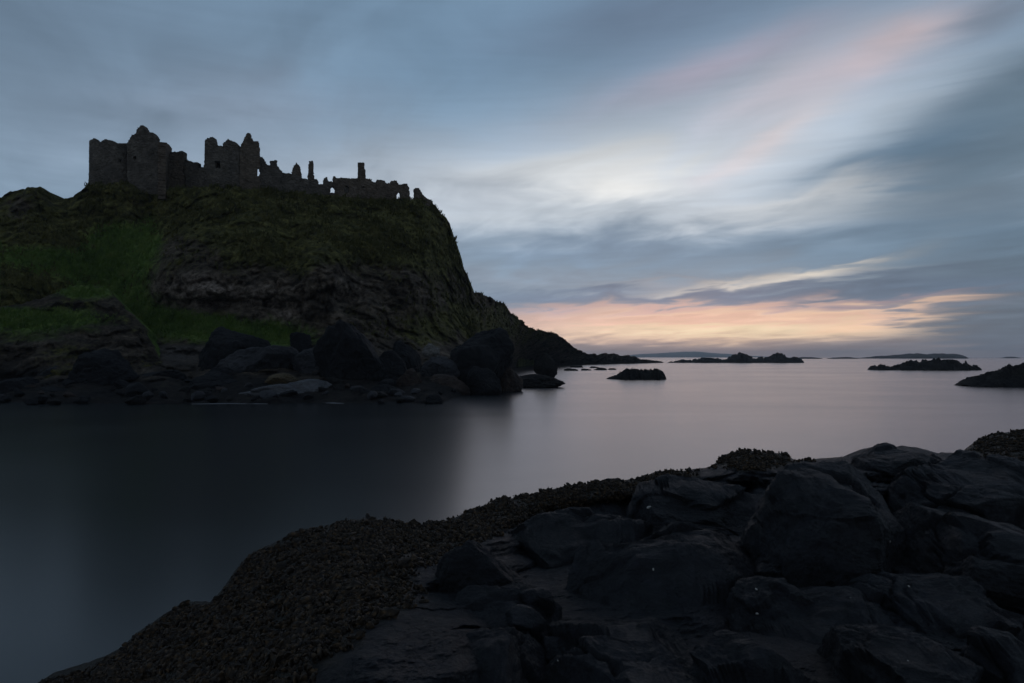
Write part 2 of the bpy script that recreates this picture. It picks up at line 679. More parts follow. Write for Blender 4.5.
M_STONE = stone_material('castle_stone', (0.046, 0.041, 0.034), (0.078, 0.069, 0.057), (0.122, 0.11, 0.092))
M_STONE_WARM = stone_material('warm_castle_stone', (0.056, 0.044, 0.033), (0.088, 0.070, 0.053), (0.13, 0.11, 0.086))

# water: long-exposure sea, still and slightly diffuse
M_WATER, t, b = nt('sea_water')
b.inputs['Base Color'].default_value = (0.006, 0.0075, 0.009, 1)
b.inputs['IOR'].default_value = 1.52
p = m_pos(t)
mp = mnode(t, 'ShaderNodeMapping')
t.links.new(p, mp.inputs[0])
mp.inputs['Scale'].default_value = (0.5, 1.0, 1.0)
wn = m_noise(t, mp.outputs[0], 0.05, 5, 0.6, 0.6)
t.links.new(m_ramp(t, wn, [(0.3, 0.22), (0.7, 0.27)]), b.inputs['Roughness'])
m_bump(t, b, m_noise(t, mp.outputs[0], 0.12, 2, 0.5), 0.06, 0.2)

M_FOAM, t, b = nt('sea_mist_foam')
b.inputs['Base Color'].default_value = (0.10, 0.105, 0.115, 1)
b.inputs['Roughness'].default_value = 0.8

M_SHELL, t, b = nt('white_shell')
t.links.new(m_ramp(t, m_noise(t, m_pos(t), 60, 3), [(0.3, (0.18, 0.17, 0.15)), (0.7, (0.36, 0.35, 0.32))]), b.inputs['Base Color'])
b.inputs['Roughness'].default_value = 0.5

M_HILL, t, b = nt('far_moor')
t.links.new(m_ramp(t, m_noise(t, m_pos(t), 0.004, 6, 0.6), [(0.35, (0.03, 0.036, 0.03)), (0.65, (0.06, 0.07, 0.05))]), b.inputs['Base Color'])
b.inputs['Roughness'].default_value = 1.0

# ================================================================== water
SEA = 12000.0
ys = np.concatenate([[-60], np.geomspace(8, SEA, 40)])
xs = np.linspace(-1, 1, 31)
V = np.array([[x * (80 + abs(y) * 1.0), y, 0.0] for y in ys for x in xs])
water = mesh_from('water', V, grid_faces(len(ys), len(xs)), M_WATER)
water['kind'] = 'structure'

# ================================================================== headland
SKY_H = np.array([(-420, 238), (-300, 222), (-200, 210), (-120, 203), (-40, 201), (0, 197), (8, 192), (20, 189), (33, 187), (43, 188), (49, 194), (55, 198), (63, 199), (72, 197),
                  (80, 191), (86, 185), (100, 182.5), (108, 184), (116, 181.5), (126, 181), (134, 185), (137, 191), (150, 194), (158, 194), (163, 189), (172, 188), (200, 187), (230, 186), (262, 189),
                  (290, 192), (320, 194), (350, 197), (380, 199), (410, 199), (425, 199), (433, 202), (440, 212), (446, 218), (450, 226),
                  (451, 233), (455, 243), (460, 257), (467, 277), (472, 290), (477, 293), (483, 296), (494, 297), (500, 302), (506, 306),
                  (514, 315), (522, 322), (533, 329), (545, 331), (554, 333), (567, 341), (575, 348), (582, 351.5), (590, 354), (600, 354.5),
                  (608, 353.5), (614, 353), (622, 356), (629, 355.5), (640, 358.5), (657, 360.8), (664, 362.2)], float)
SKY_Y = np.array([(-420, 60), (-300, 78), (-120, 98), (0, 105), (33, 105), (60, 108), (82, 107), (150, 107), (170, 109), (200, 109), (260, 110), (330, 116), (400, 121), (433, 124), (446, 127), (455, 130),
                  (467, 136), (475, 142), (494, 162), (506, 185), (522, 215), (533, 240), (554, 280), (567, 310), (580, 340), (600, 380), (629, 420),
                  (657, 450), (664, 456)], float)
BASE = np.array([(-420, 420), (-200, 408), (0, 405), (300, 404), (440, 404), (460, 396), (478, 386), (492, 377), (505, 370), (516, 366.5), (530, 365), (560, 364.4),
                 (600, 363.7), (640, 363.2), (664, 362.9)], float)
skyline = lambda x: np.interp(x, SKY_H[:, 0], SKY_H[:, 1])
skyY = lambda x: np.interp(x, SKY_Y[:, 0], SKY_Y[:, 1])
baseline = lambda x: np.interp(x, BASE[:, 0], BASE[:, 1])
ctrl = [(x, skyline(x), skyY(x)) for x in list(range(-420, 660, 30)) + [440, 446, 451, 455, 460, 467, 472, 483, 494, 506, 522, 545, 567]]
ctrl += [(x, baseline(x), float(at_ground(np.array(x), np.array(baseline(x))))) for x in list(range(-420, 660, 40)) + [450, 470, 485, 500, 510, 516]]
ctrl += [(200, 330, 89), (250, 335, 88), (150, 305, 94), (105, 250, 103), (50, 232, 100), (0, 255, 92), (0, 300, 86), (60, 275, 94),
         (-100, 260, 85), (-100, 320, 78), (-250, 300, 64), (-250, 360, 58),
         (225, 285, 92), (280, 285, 92), (200, 262, 95), (160, 270, 95), (320, 300, 92), (345, 262, 98), (365, 290, 99), (400, 300, 101), (440, 300, 118), (400, 235, 113),
         (300, 230, 103), (250, 222, 102), (170, 230, 104), (340, 225, 108), (440, 260, 122),
         (0, 365, 80), (100, 365, 80), (200, 355, 83), (300, 355, 84), (400, 350, 91), (440, 345, 104), (470, 330, 125), (-150, 370, 66),
         (490, 340, 150), (505, 345, 185), (530, 350, 275), (550, 350, 300), (0, 385, 71), (200, 385, 71), (400, 385, 72)]
ctrl = np.array(ctrl)
fdisp = tps(ctrl[:, :2], 1.0 / ctrl[:, 2])

px = np.concatenate([np.arange(-420, -20, 5.0), np.arange(-20, 480, 1.6), np.arange(480, 664.5, 1.2)])
NT = 150
tt = np.linspace(0, 1, NT)
PX = np.repeat(px[None], NT, 0)
sk, ba = skyline(px), baseline(px)
PY = ba[None] + (sk - ba)[None] * tt[:, None]
D = fdisp(np.stack([PX, PY], -1))
YY = 1.0 / np.clip(D, 1 / 480.0, 1 / 40.0)


def gauss(X, Y, cx, cy, rx, ry, rot=0):
    c, s = math.cos(math.radians(rot)), math.sin(math.radians(rot))
    dx, dy = X - cx, Y - cy
    u, v = (dx * c + dy * s) / rx, (-dx * s + dy * c) / ry
    return np.exp(-(u * u + v * v))


# gullies and buttresses, in metres away from (+) or towards (-) the sea
YY = YY + 5.0 * gauss(PX, PY, 365, 268, 22, 14) + 4.0 * gauss(PX, PY, 345, 300, 16, 12) - 2.5 * gauss(PX, PY, 320, 270, 22, 26) \
    - 3.0 * gauss(PX, PY, 420, 290, 20, 40) + 3.0 * gauss(PX, PY, 395, 320, 14, 30) - 3.0 * gauss(PX, PY, 185, 265, 35, 35) \
    + 2.5 * gauss(PX, PY, 150, 225, 16, 40) - 2.0 * gauss(PX, PY, 250, 235, 30, 26) + 2.5 * gauss(PX, PY, 290, 250, 14, 30) \
    - 4.0 * gauss(PX, PY, 480, 320, 14, 18) + 3.0 * gauss(PX, PY, 225, 304, 40, 8)
P3 = at(PX, PY, YY)

lush = 1.0 * gauss(PX, PY, 205, 325, 95, 17, 6) + 0.95 * gauss(PX, PY, 120, 285, 45, 36, 35) + 0.8 * gauss(PX, PY, 50, 262, 60, 14, 8) \
    + 0.8 * gauss(PX, PY, 115, 245, 26, 22) + 0.6 * gauss(PX, PY, 270, 338, 30, 10) + 0.5 * gauss(PX, PY, 150, 236, 14, 25) + .8 * (PX < 0) * gauss(PX, PY, PX, 290, 1, 50)
lush *= 1 - 0.95 * gauss(PX, PY, 215, 292, 65, 22, 5) ** 0.6
turf = 0.75 * smooth01((300 - PY) / 70) * (PX > 150) + 0.55 * gauss(PX, PY, 400, 225, 60, 35) + 0.35 * gauss(PX, PY, 500, 330, 60, 30) \
    + 0.55 * (PX <= 150) + 0.30 * smooth01((352 - PY) / 20) + 0.3 * gauss(PX, PY, 420, 320, 40, 30)
turf *= 1 - 0.9 * gauss(PX, PY, 225, 293, 62, 20) - 0.85 * gauss(PX, PY, 355, 285, 50, 26) - 0.6 * gauss(PX, PY, 190, 260, 38, 30) - .5 * gauss(PX, PY, 20, 205, 28, 18)
turf *= smooth01((357 - PY) / 9)
lush *= smooth01((349 - PY) / 5)
pale = 1.2 * gauss(PX, PY, 228, 297, 50, 12, -4) + .7 * gauss(PX, PY, 195, 285, 26, 12) + 0.9 * gauss(PX, PY, 290, 313, 18, 6, -15) + 0.45 * gauss(PX, PY, 350, 290, 18, 18) \
    + 0.5 * gauss(PX, PY, 438, 305, 14, 9) + 0.4 * gauss(PX, PY, 430, 350, 12, 10) + .25 * gauss(PX, PY, 180, 285, 20, 10)
scree = smooth01((PY - 343) / 4) * (PX < 470) * (0.1 + 0.9 * gauss(PX, PY, 178, 353, 34, 11)) * (PX > -500)
rockw = np.clip(1 - lush - 0.3 * turf, 0.15, 1)

edge_t = np.minimum(1, tt[:, None] * 8)
ridge = fbm(P3 * np.array([1, 1, 1.1]) + 1.2 * fbm(P3, .2, 3)[..., None], 0.09, 6, 0.58, True)
blk1, blk2, bid = worley(P3 * np.array([1, 1, 1.25]) + 1.6 * np.stack([fbm(P3, 0.3, 4), fbm(P3 + 40, 0.3, 4), fbm(P3 + 80, .3, 4)], -1), 0.3)
blk = (bid - 0.5) * 1.1 + np.clip(blk2 - blk1, 0, 0.25) * 2.0
fine = fbm(P3, 0.9, 5, 0.55)
strat = np.abs(((P3[..., 2] * 0.33 + 0.8 * fbm(P3, 0.07, 3)) % 1.0) - 0.5)
disp = rockw * (2.2 * ridge + 1.9 * blk + 1.7 * fine + 1.1 * strat) + (1 - rockw) * (0.7 * fbm(P3, 0.12, 4) + 0.25 * fine)
far_k = np.clip(YY / 110.0, 0.6, 2.2)
disp = disp * far_k * edge_t
dirv = rays(PX, PY)
dirv = dirv / np.linalg.norm(dirv, axis=-1, keepdims=True)
P3 = P3 - dirv * disp[..., None]
# outline roughness
top = smooth01((tt[:, None] - 0.8) / 0.2)
P3[..., 2] += (0.45 * fbm(P3 * np.array([1, 0.3, 0.0]) + 5, 0.45, 4) + 0.25 * fbm(P3 * np.array([1, 0.3, 0.0]), 1.6, 3)) * (0.35 + rockw) * np.minimum(far_k, 1.3) * top * np.clip((baseline(PX) - skyline(PX)) / 40, .25, 1)
P3[..., 0] += 1.7 * fbm(P3 * np.array([0.2, 0.2, 1.0]), 0.35, 5, .6) * rockw * far_k * np.clip((PX - 425) / 15, 0, 1) * top
pxq = np.stack([PX, 0 * PX, 0 * PX], -1)
P3[..., 2] += top * smooth01((PX - 470) / 30) * YY / FPX * (2.6 * fbm(pxq, .13, 3) + 1.8 * fbm(pxq, .45, 3)) * np.clip((baseline(PX) - skyline(PX)) / 9, 0, 1)
lowt = smooth01(1 - tt[:, None] / .22)
P3[..., 2] += lowt * (0.9 * fbm(P3 * np.array([1, 1, 0]), .22, 4) + .35 * fbm(P3 * np.array([1, 1, 0]), 1.0, 3) - .1) * np.clip((470 - PX) / 30, 0.05, 1)
P3[0, :, 2] = -1.0
# plateau and the slopes behind it
back = []
edge = P3[-1]
skw = skyY(px) / 110.0
plateau = np.clip((edge[:, 2] - 2) / 22, 0.05, 1)
for d, h in ((2, 1.0), (6, 1.0), (12, 1.0), (20, .98), (27, .92), (34, .75), (42, .5), (52, .2), (62, -.05)):
    q = edge.copy()
    q[:, 1] += d * skw * (0.35 + 0.65 * plateau)
    q[:, 0] += d * skw * 0.25 * (px - 512) / FPX
    q[:, 2] = q[:, 2] * h if h > 0 else -1.0
    q[:, 2] += 0.3 * fbm(q, 0.3, 3) - 0.15
    back.append(q)
B3 = np.array(back)
ALL = np.concatenate([P3, B3], 0)
nr, nc = ALL.shape[:2]
ext = lambda a, v: np.concatenate([a, np.full((len(back), nc), v)], 0)
headland = mesh_from('headland_cliff', ALL.reshape(-1, 3), grid_faces(nr, nc), M_HEAD, smooth=True,
                     attrs={'lush': ext(np.clip(lush, 0, 1), 0.3), 'turf': ext(np.clip(turf, 0, 1), 0.7),
                            'pale': ext(np.clip(pale, 0, 1), 0), 'scree': ext(np.clip(scree, 0, 1), 0),
                            'wet': ext(np.clip(.85 * smooth01((3.4 - P3[..., 2] + 2.0 * fbm(P3, .25, 4)) / 2.0) * (1 - .9 * gauss(PX, PY, 178, 353, 34, 11)), 0, 1), 0)})
headland['kind'] = 'structure'

# ---- low mound on the left, in front of the valley
MS = np.array([(-420, 300), (-300, 292), (-200, 290), (-80, 300), (-30, 306), (0, 306), (22, 304), (45, 297), (62, 289), (80, 285), (100, 286), (110, 290), (122, 305), (135, 315), (143, 325),
               (150, 342), (156, 352), (162, 362), (170, 374)], float)
mx = np.arange(-420, 170.5, 1.5)
NM = 70
tm = np.linspace(0, 1, NM)
MX = np.repeat(mx[None], NM, 0)
mtop = np.interp(mx, MS[:, 0], MS[:, 1])
MYp = 392 + (mtop - 392)[None] * tm[:, None]
fm = tps([(-420, 300), (-420, 392), (-200, 300), (-200, 392), (0, 306), (0, 392), (80, 285), (80, 340), (80, 392), (122, 305), (122, 392), (150, 342), (150, 392), (170, 374), (170, 392), (40, 340)],
         1.0 / np.array([48, 40, 62, 52, 81, 70, 85, 78, 70, 83, 71, 80, 71, 77, 71, 76.0]))
MYd = 1 / fm(np.stack([MX, MYp], -1))
MP = at(MX, MYp, MYd)
mlush = 0.9 * gauss(MX, MYp, 20, 318, 90, 10) + 0.9 * gauss(MX, MYp, 85, 292, 30, 7) + 0.3 * gauss(MX, MYp, 30, 335, 60, 12) + .7 * (MX < -40)
mlush = np.clip(mlush, 0, 1)
mr = np.clip(1 - mlush, 0.15, 1)
b1_, b2_, bi_ = worley(MP * np.array([1, 1, 1.8]) + 0.5 * fbm(MP, 0.6, 3)[..., None], 0.45)
ms = np.abs(((MP[..., 2] * 0.7 + 0.8 * fbm(MP, 0.12, 3)) % 1.0) - 0.5)
md = mr * (1.0 * fbm(MP, 0.16, 5, 0.55, True) + 0.9 * (bi_ - 0.5) + 0.6 * fbm(MP, 1.1, 4) + 1.0 * ms) + (1 - mr) * 0.4 * fbm(MP, 0.3, 4)
dv = rays(MX, MYp)
MP = MP - dv * (md * np.minimum(1, (1 - tm[:, None]) * 6 + .3))[..., None]
MP[..., 2] += 0.35 * fbm(MP * np.array([1, 0.2, 0]), 0.7, 4) * mr + .3 * fbm(MP * np.array([1, 0.2, 0]), 2.0, 4) * tm[:, None]
MP[..., 0] += .8 * fbm(MP, .5, 4) * smooth01((MX - 105) / 20)
rows = [MP]
e = MP[-1]
for d, h in ((1.5, -.1), (4, -0.5), (8, -1.6), (13, -4.0), (18, -9.0)):
    q = e.copy()
    q[:, 1] += d
    q[:, 0] += d * 0.5 * (mx - 512) / FPX
    q[:, 2] += h
    rows.append(q[None])
MA = np.concatenate(rows, 0)
x5 = lambda a, v: np.concatenate([a, np.full((5, len(mx)), v)], 0)
mound = mesh_from('grassy_terrain_mound', MA.reshape(-1, 3), grid_faces(len(MA), len(mx)), M_HEAD,
                  attrs={'lush': x5(mlush, 0.6), 'turf': x5(np.full(MX.shape, 0.25), 0.6), 'pale': x5(0.12 * (MYp > 320), 0), 'scree': x5(0 * MX, 0), 'wet': x5(np.clip(.3 + .6 * smooth01((4.2 - MP[..., 2] + 2.0 * fbm(MP, .3, 4)) / 2.5), 0, 1), .3)})
mound['kind'] = 'structure'


# ---- rough grass growing over the headland
def tufts(name, base, mat, n_blades, size, label):
    V, F = [], []
    for (p, s) in base:
        for k in range(n_blades):
            a = random.uniform(0, 6.283)
            r = random.uniform(0, 0.25) * s
            h = s * random.uniform(0.5, 1.15)
            w = s * 0.14
            le = random.uniform(0.2, 0.6) * h
            cx, cy = p[0] + r * math.cos(a), p[1] + r * math.sin(a)
            ca, sa = math.cos(a), math.sin(a)
            i = len(V)
            V += [(cx - sa * w, cy + ca * w, p[2] - 0.15 * s), (cx + sa * w, cy - ca * w, p[2] - 0.15 * s),
                  (cx + ca * le * 0.4 + sa * w * .7, cy + sa * le * 0.4 - ca * w * .7, p[2] + h * 0.6), (cx + ca * le, cy + sa * le, p[2] + h)]
            F += [(i, i + 1, i + 2, i + 3)]
    o = mesh_from(name, np.array(V), np.array(F), mat, smooth=False)
    o['kind'] = 'stuff'
    return tag(o, label, 'grass')


def pick(P, w, n):
    w = w.ravel().clip(0)
    idx = rng.choice(len(w), size=n, p=w / w.sum())
    P = P.reshape(-1, 3)
    return [(P[i] + np.array([rng.uniform(-.15, .15), rng.uniform(-.15, .15), 0]), rng.uniform(0.35, 0.8)) for i in idx]


vis = (PX > -60) & (PX < 600)
dens = YY / 110.0
wt_turf = np.clip(turf - 0.25 - lush * .6, 0, 1) * vis * (1 + .8 * (tt[:, None] > 0.97)) * (PY < 350) * np.where((PX < 85) & (tt[:, None] > .9), 0, 1)
tufts('rough_grass', [(p, s * 0.8) for p, s in pick(P3, wt_turf * np.clip(.4 + 2 * fbm(P3, .16, 4), 0, 1), 8000)], M_TUFT, 5, 0.6, 'rough olive grass tufts over the upper cliff below the castle')
wt_l = np.clip(lush - 0.3, 0, 1) * vis * (PY < 345)
lb = [(p, s * 0.7) for p, s in pick(P3, wt_l, 9000)] + [(p, s * 0.6) for p, s in pick(MP, np.clip(mlush - 0.3, 0, 1) * (MX > -60), 2500)]
tufts('lush_grass', lb, M_LUSHTUFT, 4, 0.5, 'short green grass in the hollow between mound and cliff')


# ================================================================== castle ruins
def ruin_wall(name, parent, A, B, poly, thick, mat, px_poly=True, holes=(), cell=0.13, bulge=None, rough=0.10, seed=0):
    """A ragged stone wall standing in the vertical plane through A and B (world xy); poly is its outline,
    in picture positions (px_poly) or in metres (along, height)."""
    A, B = np.array(A, float), np.array(B, float)
    L = np.linalg.norm(B - A)
    d = (B - A) / L
    nrm = np.array([-d[1], d[0]])
    if nrm[1] < 0:
        nrm = -nrm

    def tosz(q):
        q = np.asarray(q, float)
        r = rays(q[:, 0], q[:, 1])
        k = (A @ nrm) / (r[:, :2] @ nrm)
        w = r * k[:, None]
        return np.stack([(w[:, :2] - A) @ d, w[:, 2] + H], -1)
    pl = tosz(poly) if px_poly else np.asarray(poly, float)
    hl = [tosz(h) if px_poly else np.asarray(h, float) for h in holes]
    s0, z0 = pl.min(0) - cell
    s1, z1 = pl.max(0) + cell
    ns, nz = int((s1 - s0) / cell) + 2, int((z1 - z0) / cell) + 2
    cs = s0 + (np.arange(ns) + 0.5) * cell
    cz = z0 + (np.arange(nz) + 0.5) * cell
    S, Z = np.meshgrid(cs, cz)
    q = np.stack([S, Z, np.full(S.shape, seed * 3.1)], -1)
    jx = rough * fbm(q, 2.2, 3)
    jz = rough * fbm(q + 31, 2.2, 3)
    m = inside(pl, S + jx, Z + jz)
    for h in hl:
        m &= ~inside(h, S + jx * .6, Z + jz * .6)
    vs = s0 + np.arange(ns + 1) * cell
    vz = z0 + np.arange(nz + 1) * cell
    GS, GZ = np.meshgrid(vs, vz)
    g3 = np.stack([GS, GZ, np.full(GS.shape, seed * 1.7)], -1)
    GS = GS + cell * 0.8 * perlin(g3 * 3.1)
    GZ = GZ + cell * 0.8 * perlin(g3 * 3.1 + 9)
    rel = 0.10 * fbm(g3, 1.3, 4) + 0.08 * perlin(g3 * 4.0)
    off = bulge(GS / L) if bulge else 0 * GS

    def w3(o):
        xy = A + GS[..., None] * d + o[..., None] * nrm
        return np.concatenate([xy, GZ[..., None]], -1).reshape(-1, 3)
    front = w3(-rel + off)
    backv = w3(thick + rel * 0.8 + off)
    n = len(front)
    idx = lambda r, c: r * (ns + 1) + c
    F = []
    for r, c in zip(*np.nonzero(m)):
        a, b_, c_, d_ = idx(r, c), idx(r, c + 1), idx(r + 1, c + 1), idx(r + 1, c)
        F.append((a, b_, c_, d_))
        F.append((n + d_, n + c_, n + b_, n + a))
        if r == 0 or not m[r - 1, c]:
            F.append((b_, a, n + a, n + b_))
        if r == nz - 1 or not m[r + 1, c]:
            F.append((d_, c_, n + c_, n + d_))
        if c == 0 or not m[r, c - 1]:
            F.append((a, d_, n + d_, n + a))
        if c == ns - 1 or not m[r, c + 1]:
            F.append((c_, b_, n + b_, n + c_))
    F = np.array(F)
    used = np.unique(F)
    remap = np.full(2 * n, -1)
    remap[used] = np.arange(len(used))
    VV = np.concatenate([front, backv])[used]
    return mesh_from(name, VV, remap[F], mat, parent, smooth=False)


def xy(px_, Y):
    return ((px_ - 512) / FPX * Y / (CP), Y)


def rect(cx, cy, w, h):
    return [(cx - w / 2, cy - h / 2), (cx + w / 2, cy - h / 2), (cx + w / 2, cy + h / 2), (cx - w / 2, cy + h / 2)]


def archp(cx, cy, w, h):
    return [(cx - w / 2, cy + h / 2), (cx - w / 2, cy - h * .2), (cx - w * .3, cy - h * .42), (cx, cy - h / 2), (cx + w * .3, cy - h * .42), (cx + w / 2, cy - h * .2), (cx + w / 2, cy + h / 2)]


def ragged(L, h, base, seed, step=0.6, amp=0.8):
    r = random.Random(seed)
    p = [(0, base)]
    s = 0
    z = h
    while s < L:
        p.append((s, z + r.uniform(-amp, amp)))
        s += step * r.uniform(0.6, 1.6)
    p += [(L, z + r.uniform(-amp, amp)), (L, base)]
    return p


def zpix(py, Y):
    return H + (357 - py) / FPX * Y


# 1 gatehouse: round corner turret, gabled block
Yg = 109.0
g = thing('ruined_gatehouse', (*xy(125, Yg + 4), zpix(190, Yg)), 'largest and leftmost castle ruin, a broad block with pointed gable peak', 'castle ruin', 'castle ruins on the cliff top')
rd = lambda s: 0.3 - 1.7 * np.sqrt(np.clip(1 - (2 * np.clip(s, 0, 1) - 1) ** 2, 0, 1))
ruin_wall('turret', g, xy(86, Yg + 1.2), xy(127.5, Yg + 1.2),
          [(84.5, 200), (86.2, 184.6), (88, 171), (88.7, 143.6), (90.6, 140.9), (98.7, 140.5), (103, 144.2), (104.9, 144.2), (109.9, 142.1), (116, 143), (121, 145.5), (127.5, 145), (128, 200)],
          1.2, M_STONE, holes=[rect(123, 162, 2.0, 3.2)], bulge=rd, seed=1)
ruin_wall('gable', g, xy(126.5, Yg - 0.6), xy(158, Yg - 0.6),
          [(127, 198), (127, 144.2), (127.9, 140.5), (131, 135.5), (136, 133), (135.6, 130), (141, 124.7), (144, 126.8), (147.2, 131.8), (152.8, 133), (155.2, 136.1), (156, 141.1),
           (157.8, 142), (157.8, 198)], 1.3, M_STONE, holes=[archp(134.7, 158, 2.6, 4.5)], seed=2)
a2 = np.array(xy(157.9, Yg - 0.6))
ruin_wall('side_wall', g, a2, xy(164.8, Yg + 9), [(157.8, 198), (157.8, 141.5), (161.5, 144.2), (164.6, 148), (164.3, 157.3), (164.6, 198)], 1.1, M_STONE_WARM, seed=3)
hz = zpix(146, Yg)
ruin_wall('back_wall', g, xy(89, Yg + 8), xy(160, Yg + 9.5), ragged(11.2, hz - 2.6, hz - 9, 3), 1.0, M_STONE, px_poly=False, cell=0.2, seed=4)
ruin_wall('side_wall', g, np.array(xy(88.5, Yg + 1.4)), np.array(xy(89, Yg + 8)), ragged(6.6, hz - .8, hz - 9, 4), 1.0, M_STONE, px_poly=False, cell=0.2, seed=5)

# 2 curtain wall
g = thing('curtain_wall', (*xy(182, 111), zpix(190, 111)), 'low stepped castle wall linking the left block and the middle block', 'ruined wall', 'castle ruins on the cliff top')
ruin_wall('wall', g, xy(164.5, 111.5), xy(199, 111),
          [(164.8, 196), (165.8, 152), (183.4, 151), (183.9, 159.8), (189, 160.4), (192, 162.3), (197.3, 162.3), (198.3, 167.6), (200.5, 167), (200.5, 196)], 1.0, M_STONE, seed=6)
ruin_wall('buttress', g, xy(166, 110.6), xy(183.5, 110.6), [(166, 196), (166.3, 154), (183, 153), (183.6, 196)], 0.9, M_STONE_WARM, seed=7)

# 3 manor house
Ym = 108.5
g = thing('ruined_manor_house', (*xy(235, Ym + 3), zpix(188, Ym)), 'castle ruin in the middle with square dark window and two ragged tops', 'castle ruin', 'castle ruins on the cliff top')
rd2 = lambda s: 0.2 - 1.0 * np.sqrt(np.clip(1 - (2 * np.clip(s, 0, 1) - 1) ** 2, 0, 1))
ruin_wall('wall', g, xy(202, Ym), xy(240, Ym),
          [(197.5, 198), (198.4, 167.5), (203, 166), (204, 155.7), (204.6, 140.4), (213.3, 138.1), (216, 139.3), (217, 146.5), (225, 147.5), (225.6, 144), (229.2, 140.9), (235.3, 142.4),
           (239, 146.5), (240.3, 150), (240.3, 198)], 1.1, M_STONE, holes=[rect(219.4, 166, 5, 6.6)], bulge=rd2, seed=8)
ruin_wall('gable', g, xy(239.8, Ym - 0.3), xy(260, Ym + 0.8),
          [(239.8, 198), (240, 147), (240.5, 146), (242.5, 141.4), (246, 134.2), (248.6, 132.7), (250.7, 133.7), (252.7, 140.9), (256.8, 140.9), (259.4, 143), (260, 155.2), (260, 198)],
          1.0, M_STONE_WARM, holes=[archp(258.2, 171.6, 2.4, 8.5)], seed=9)
ruin_wall('side_wall', g, xy(255, Ym + 1.1), xy(282, Ym + 3.2),
          [(255.5, 200), (255.5, 156), (260, 155.2), (263, 157.8), (267, 164), (270.7, 166), (270.7, 160.3), (276.8, 160.3), (277.8, 166), (280, 169), (282, 172.5), (282, 200)],
          0.8, M_STONE, holes=[archp(258.4, 171.6, 3.2, 9.5)], seed=10)
hz = zpix(150, Ym)
ruin_wall('back_wall', g, xy(205, Ym + 6.5), xy(238, Ym + 6.5), ragged(5.3, zpix(150, Ym + 6.5), hz - 8, 7, .6, .4), 0.9, M_STONE, px_poly=False, cell=0.2, seed=11)
ruin_wall('side_wall', g, np.array(xy(204.6, Ym + .8)), np.array(xy(205.5, Ym + 6.5)), ragged(5.6, hz + .3, hz - 8, 8), 0.9, M_STONE, px_poly=False, cell=0.2, seed=12)



def shading_slab(parent, corners, z, mat):  # slab added between the walls to shade the rooms behind the openings
    V = [(x, y, z + dz_ + .05 * ((i * 7) % 3)) for dz_ in (0, .45) for i, (x, y) in enumerate(corners)]
    n = len(corners)
    F = [tuple(range(n))[::-1], tuple(range(n, 2 * n))] + [(i, (i + 1) % n, n + (i + 1) % n, n + i) for i in range(n)]
    return mesh_from('shade_slab', np.array(V), F, mat, parent, smooth=False)


shading_slab(g, [xy(206, Ym + .6), xy(239, Ym + .8), xy(237.5, Ym + 6.4), xy(206.5, Ym + 6.4)], zpix(154, Ym + 3), M_STONE)
ruin_wall('side_wall', g, np.array(xy(239.6, Ym + .9)), np.array(xy(238.5, Ym + 6.5)), ragged(5.4, hz - .2, hz - 8, 9), 0.8, M_STONE, px_poly=False, cell=0.2, seed=22)
gate = [o for o in COL.objects if o.name == 'ruined_gatehouse'][0]
shading_slab(gate, [xy(92, Yg + 1.3), xy(157, Yg + .9), xy(158, Yg + 8.5), xy(92, Yg + 8)], zpix(150, Yg + 4), M_STONE)

# 4 broken wall with stumps
Yd = 113.0
g = thing('broken_wall', (*xy(302, Yd), zpix(192, Yd)), 'broken castle wall with a pointed stump and a thin pillar-like chimney', 'ruined wall', 'castle ruins on the cliff top')
ruin_wall('wall', g, xy(280, Yd - 1), xy(331, Yd + 2),
          [(279.5, 203), (279.5, 168.6), (282.5, 173), (291, 173.4), (300.8, 176.4), (303, 178.3), (307.4, 179.3), (313.5, 178.3), (317.6, 179.3), (318.6, 183.7), (323, 184.2), (324, 178.3), (327, 176.9),
           (327.9, 181.3), (332.3, 181.3), (332.3, 186), (330, 188), (330, 203)], 0.9, M_STONE, seed=13)
ruin_wall('gable_stump', g, xy(290, Yd + 0.2), xy(301, Yd + 0.5),
          [(290.5, 176.5), (291, 173.4), (293.7, 165.6), (296.6, 162.7), (298.6, 164.6), (300.5, 170.5), (300.8, 178.5)], 0.9, M_STONE_WARM, cell=.11, rough=.06, seed=14)
ruin_wall('chimney', g, xy(307, Yd + 0.6), xy(314, Yd + 0.8),
          [(307.4, 180.5), (308.8, 161.2), (312.7, 160.7), (313.5, 180.5)], 0.9, M_STONE_WARM, cell=.11, rough=.06, seed=15)

# 5 hall with chimney
Yh = 118.0
g = thing('ruined_hall', (*xy(370, Yh + 3), zpix(196, Yh)), 'long low castle ruin with a tall square chimney and small openings', 'castle ruin', 'castle ruins on the cliff top')
ruin_wall('wall', g, xy(331, Yh - 2), xy(411, Yh + 3),
          [(329.5, 206), (329.5, 185), (333.0, 181), (333.2, 176.4), (335.2, 176.4), (336.2, 177.8), (365.6, 178.3), (371.2, 179.3), (371.7, 183.7), (376.1, 183.7), (377, 179.8), (384.4, 179.8),
           (386.4, 183.7), (389.8, 183.7), (391.3, 180.5), (396.6, 180.5), (399, 184.7), (402, 184.7), (404.5, 183.2), (407.4, 184.2), (409.3, 188), (410.5, 198.8), (410.5, 208)],
          0.9, M_STONE_WARM, holes=[archp(332.6, 189.6, 4.6, 6.0), archp(398.8, 195.2, 3.4, 7), archp(346.5, 189, 4.4, 7.5), rect(364, 187, 2, 2)], seed=16)
ruin_wall('chimney', g, xy(357.5, Yh - 0.2), xy(366, Yh + 0.1),
          [(357.7, 180.5), (358.1, 162.2), (364, 162.2), (364, 168.6), (365.2, 169.5), (365.8, 180.5)], 1.1, M_STONE_WARM, cell=.11, rough=.05, seed=17)
hz = zpix(184, Yh)
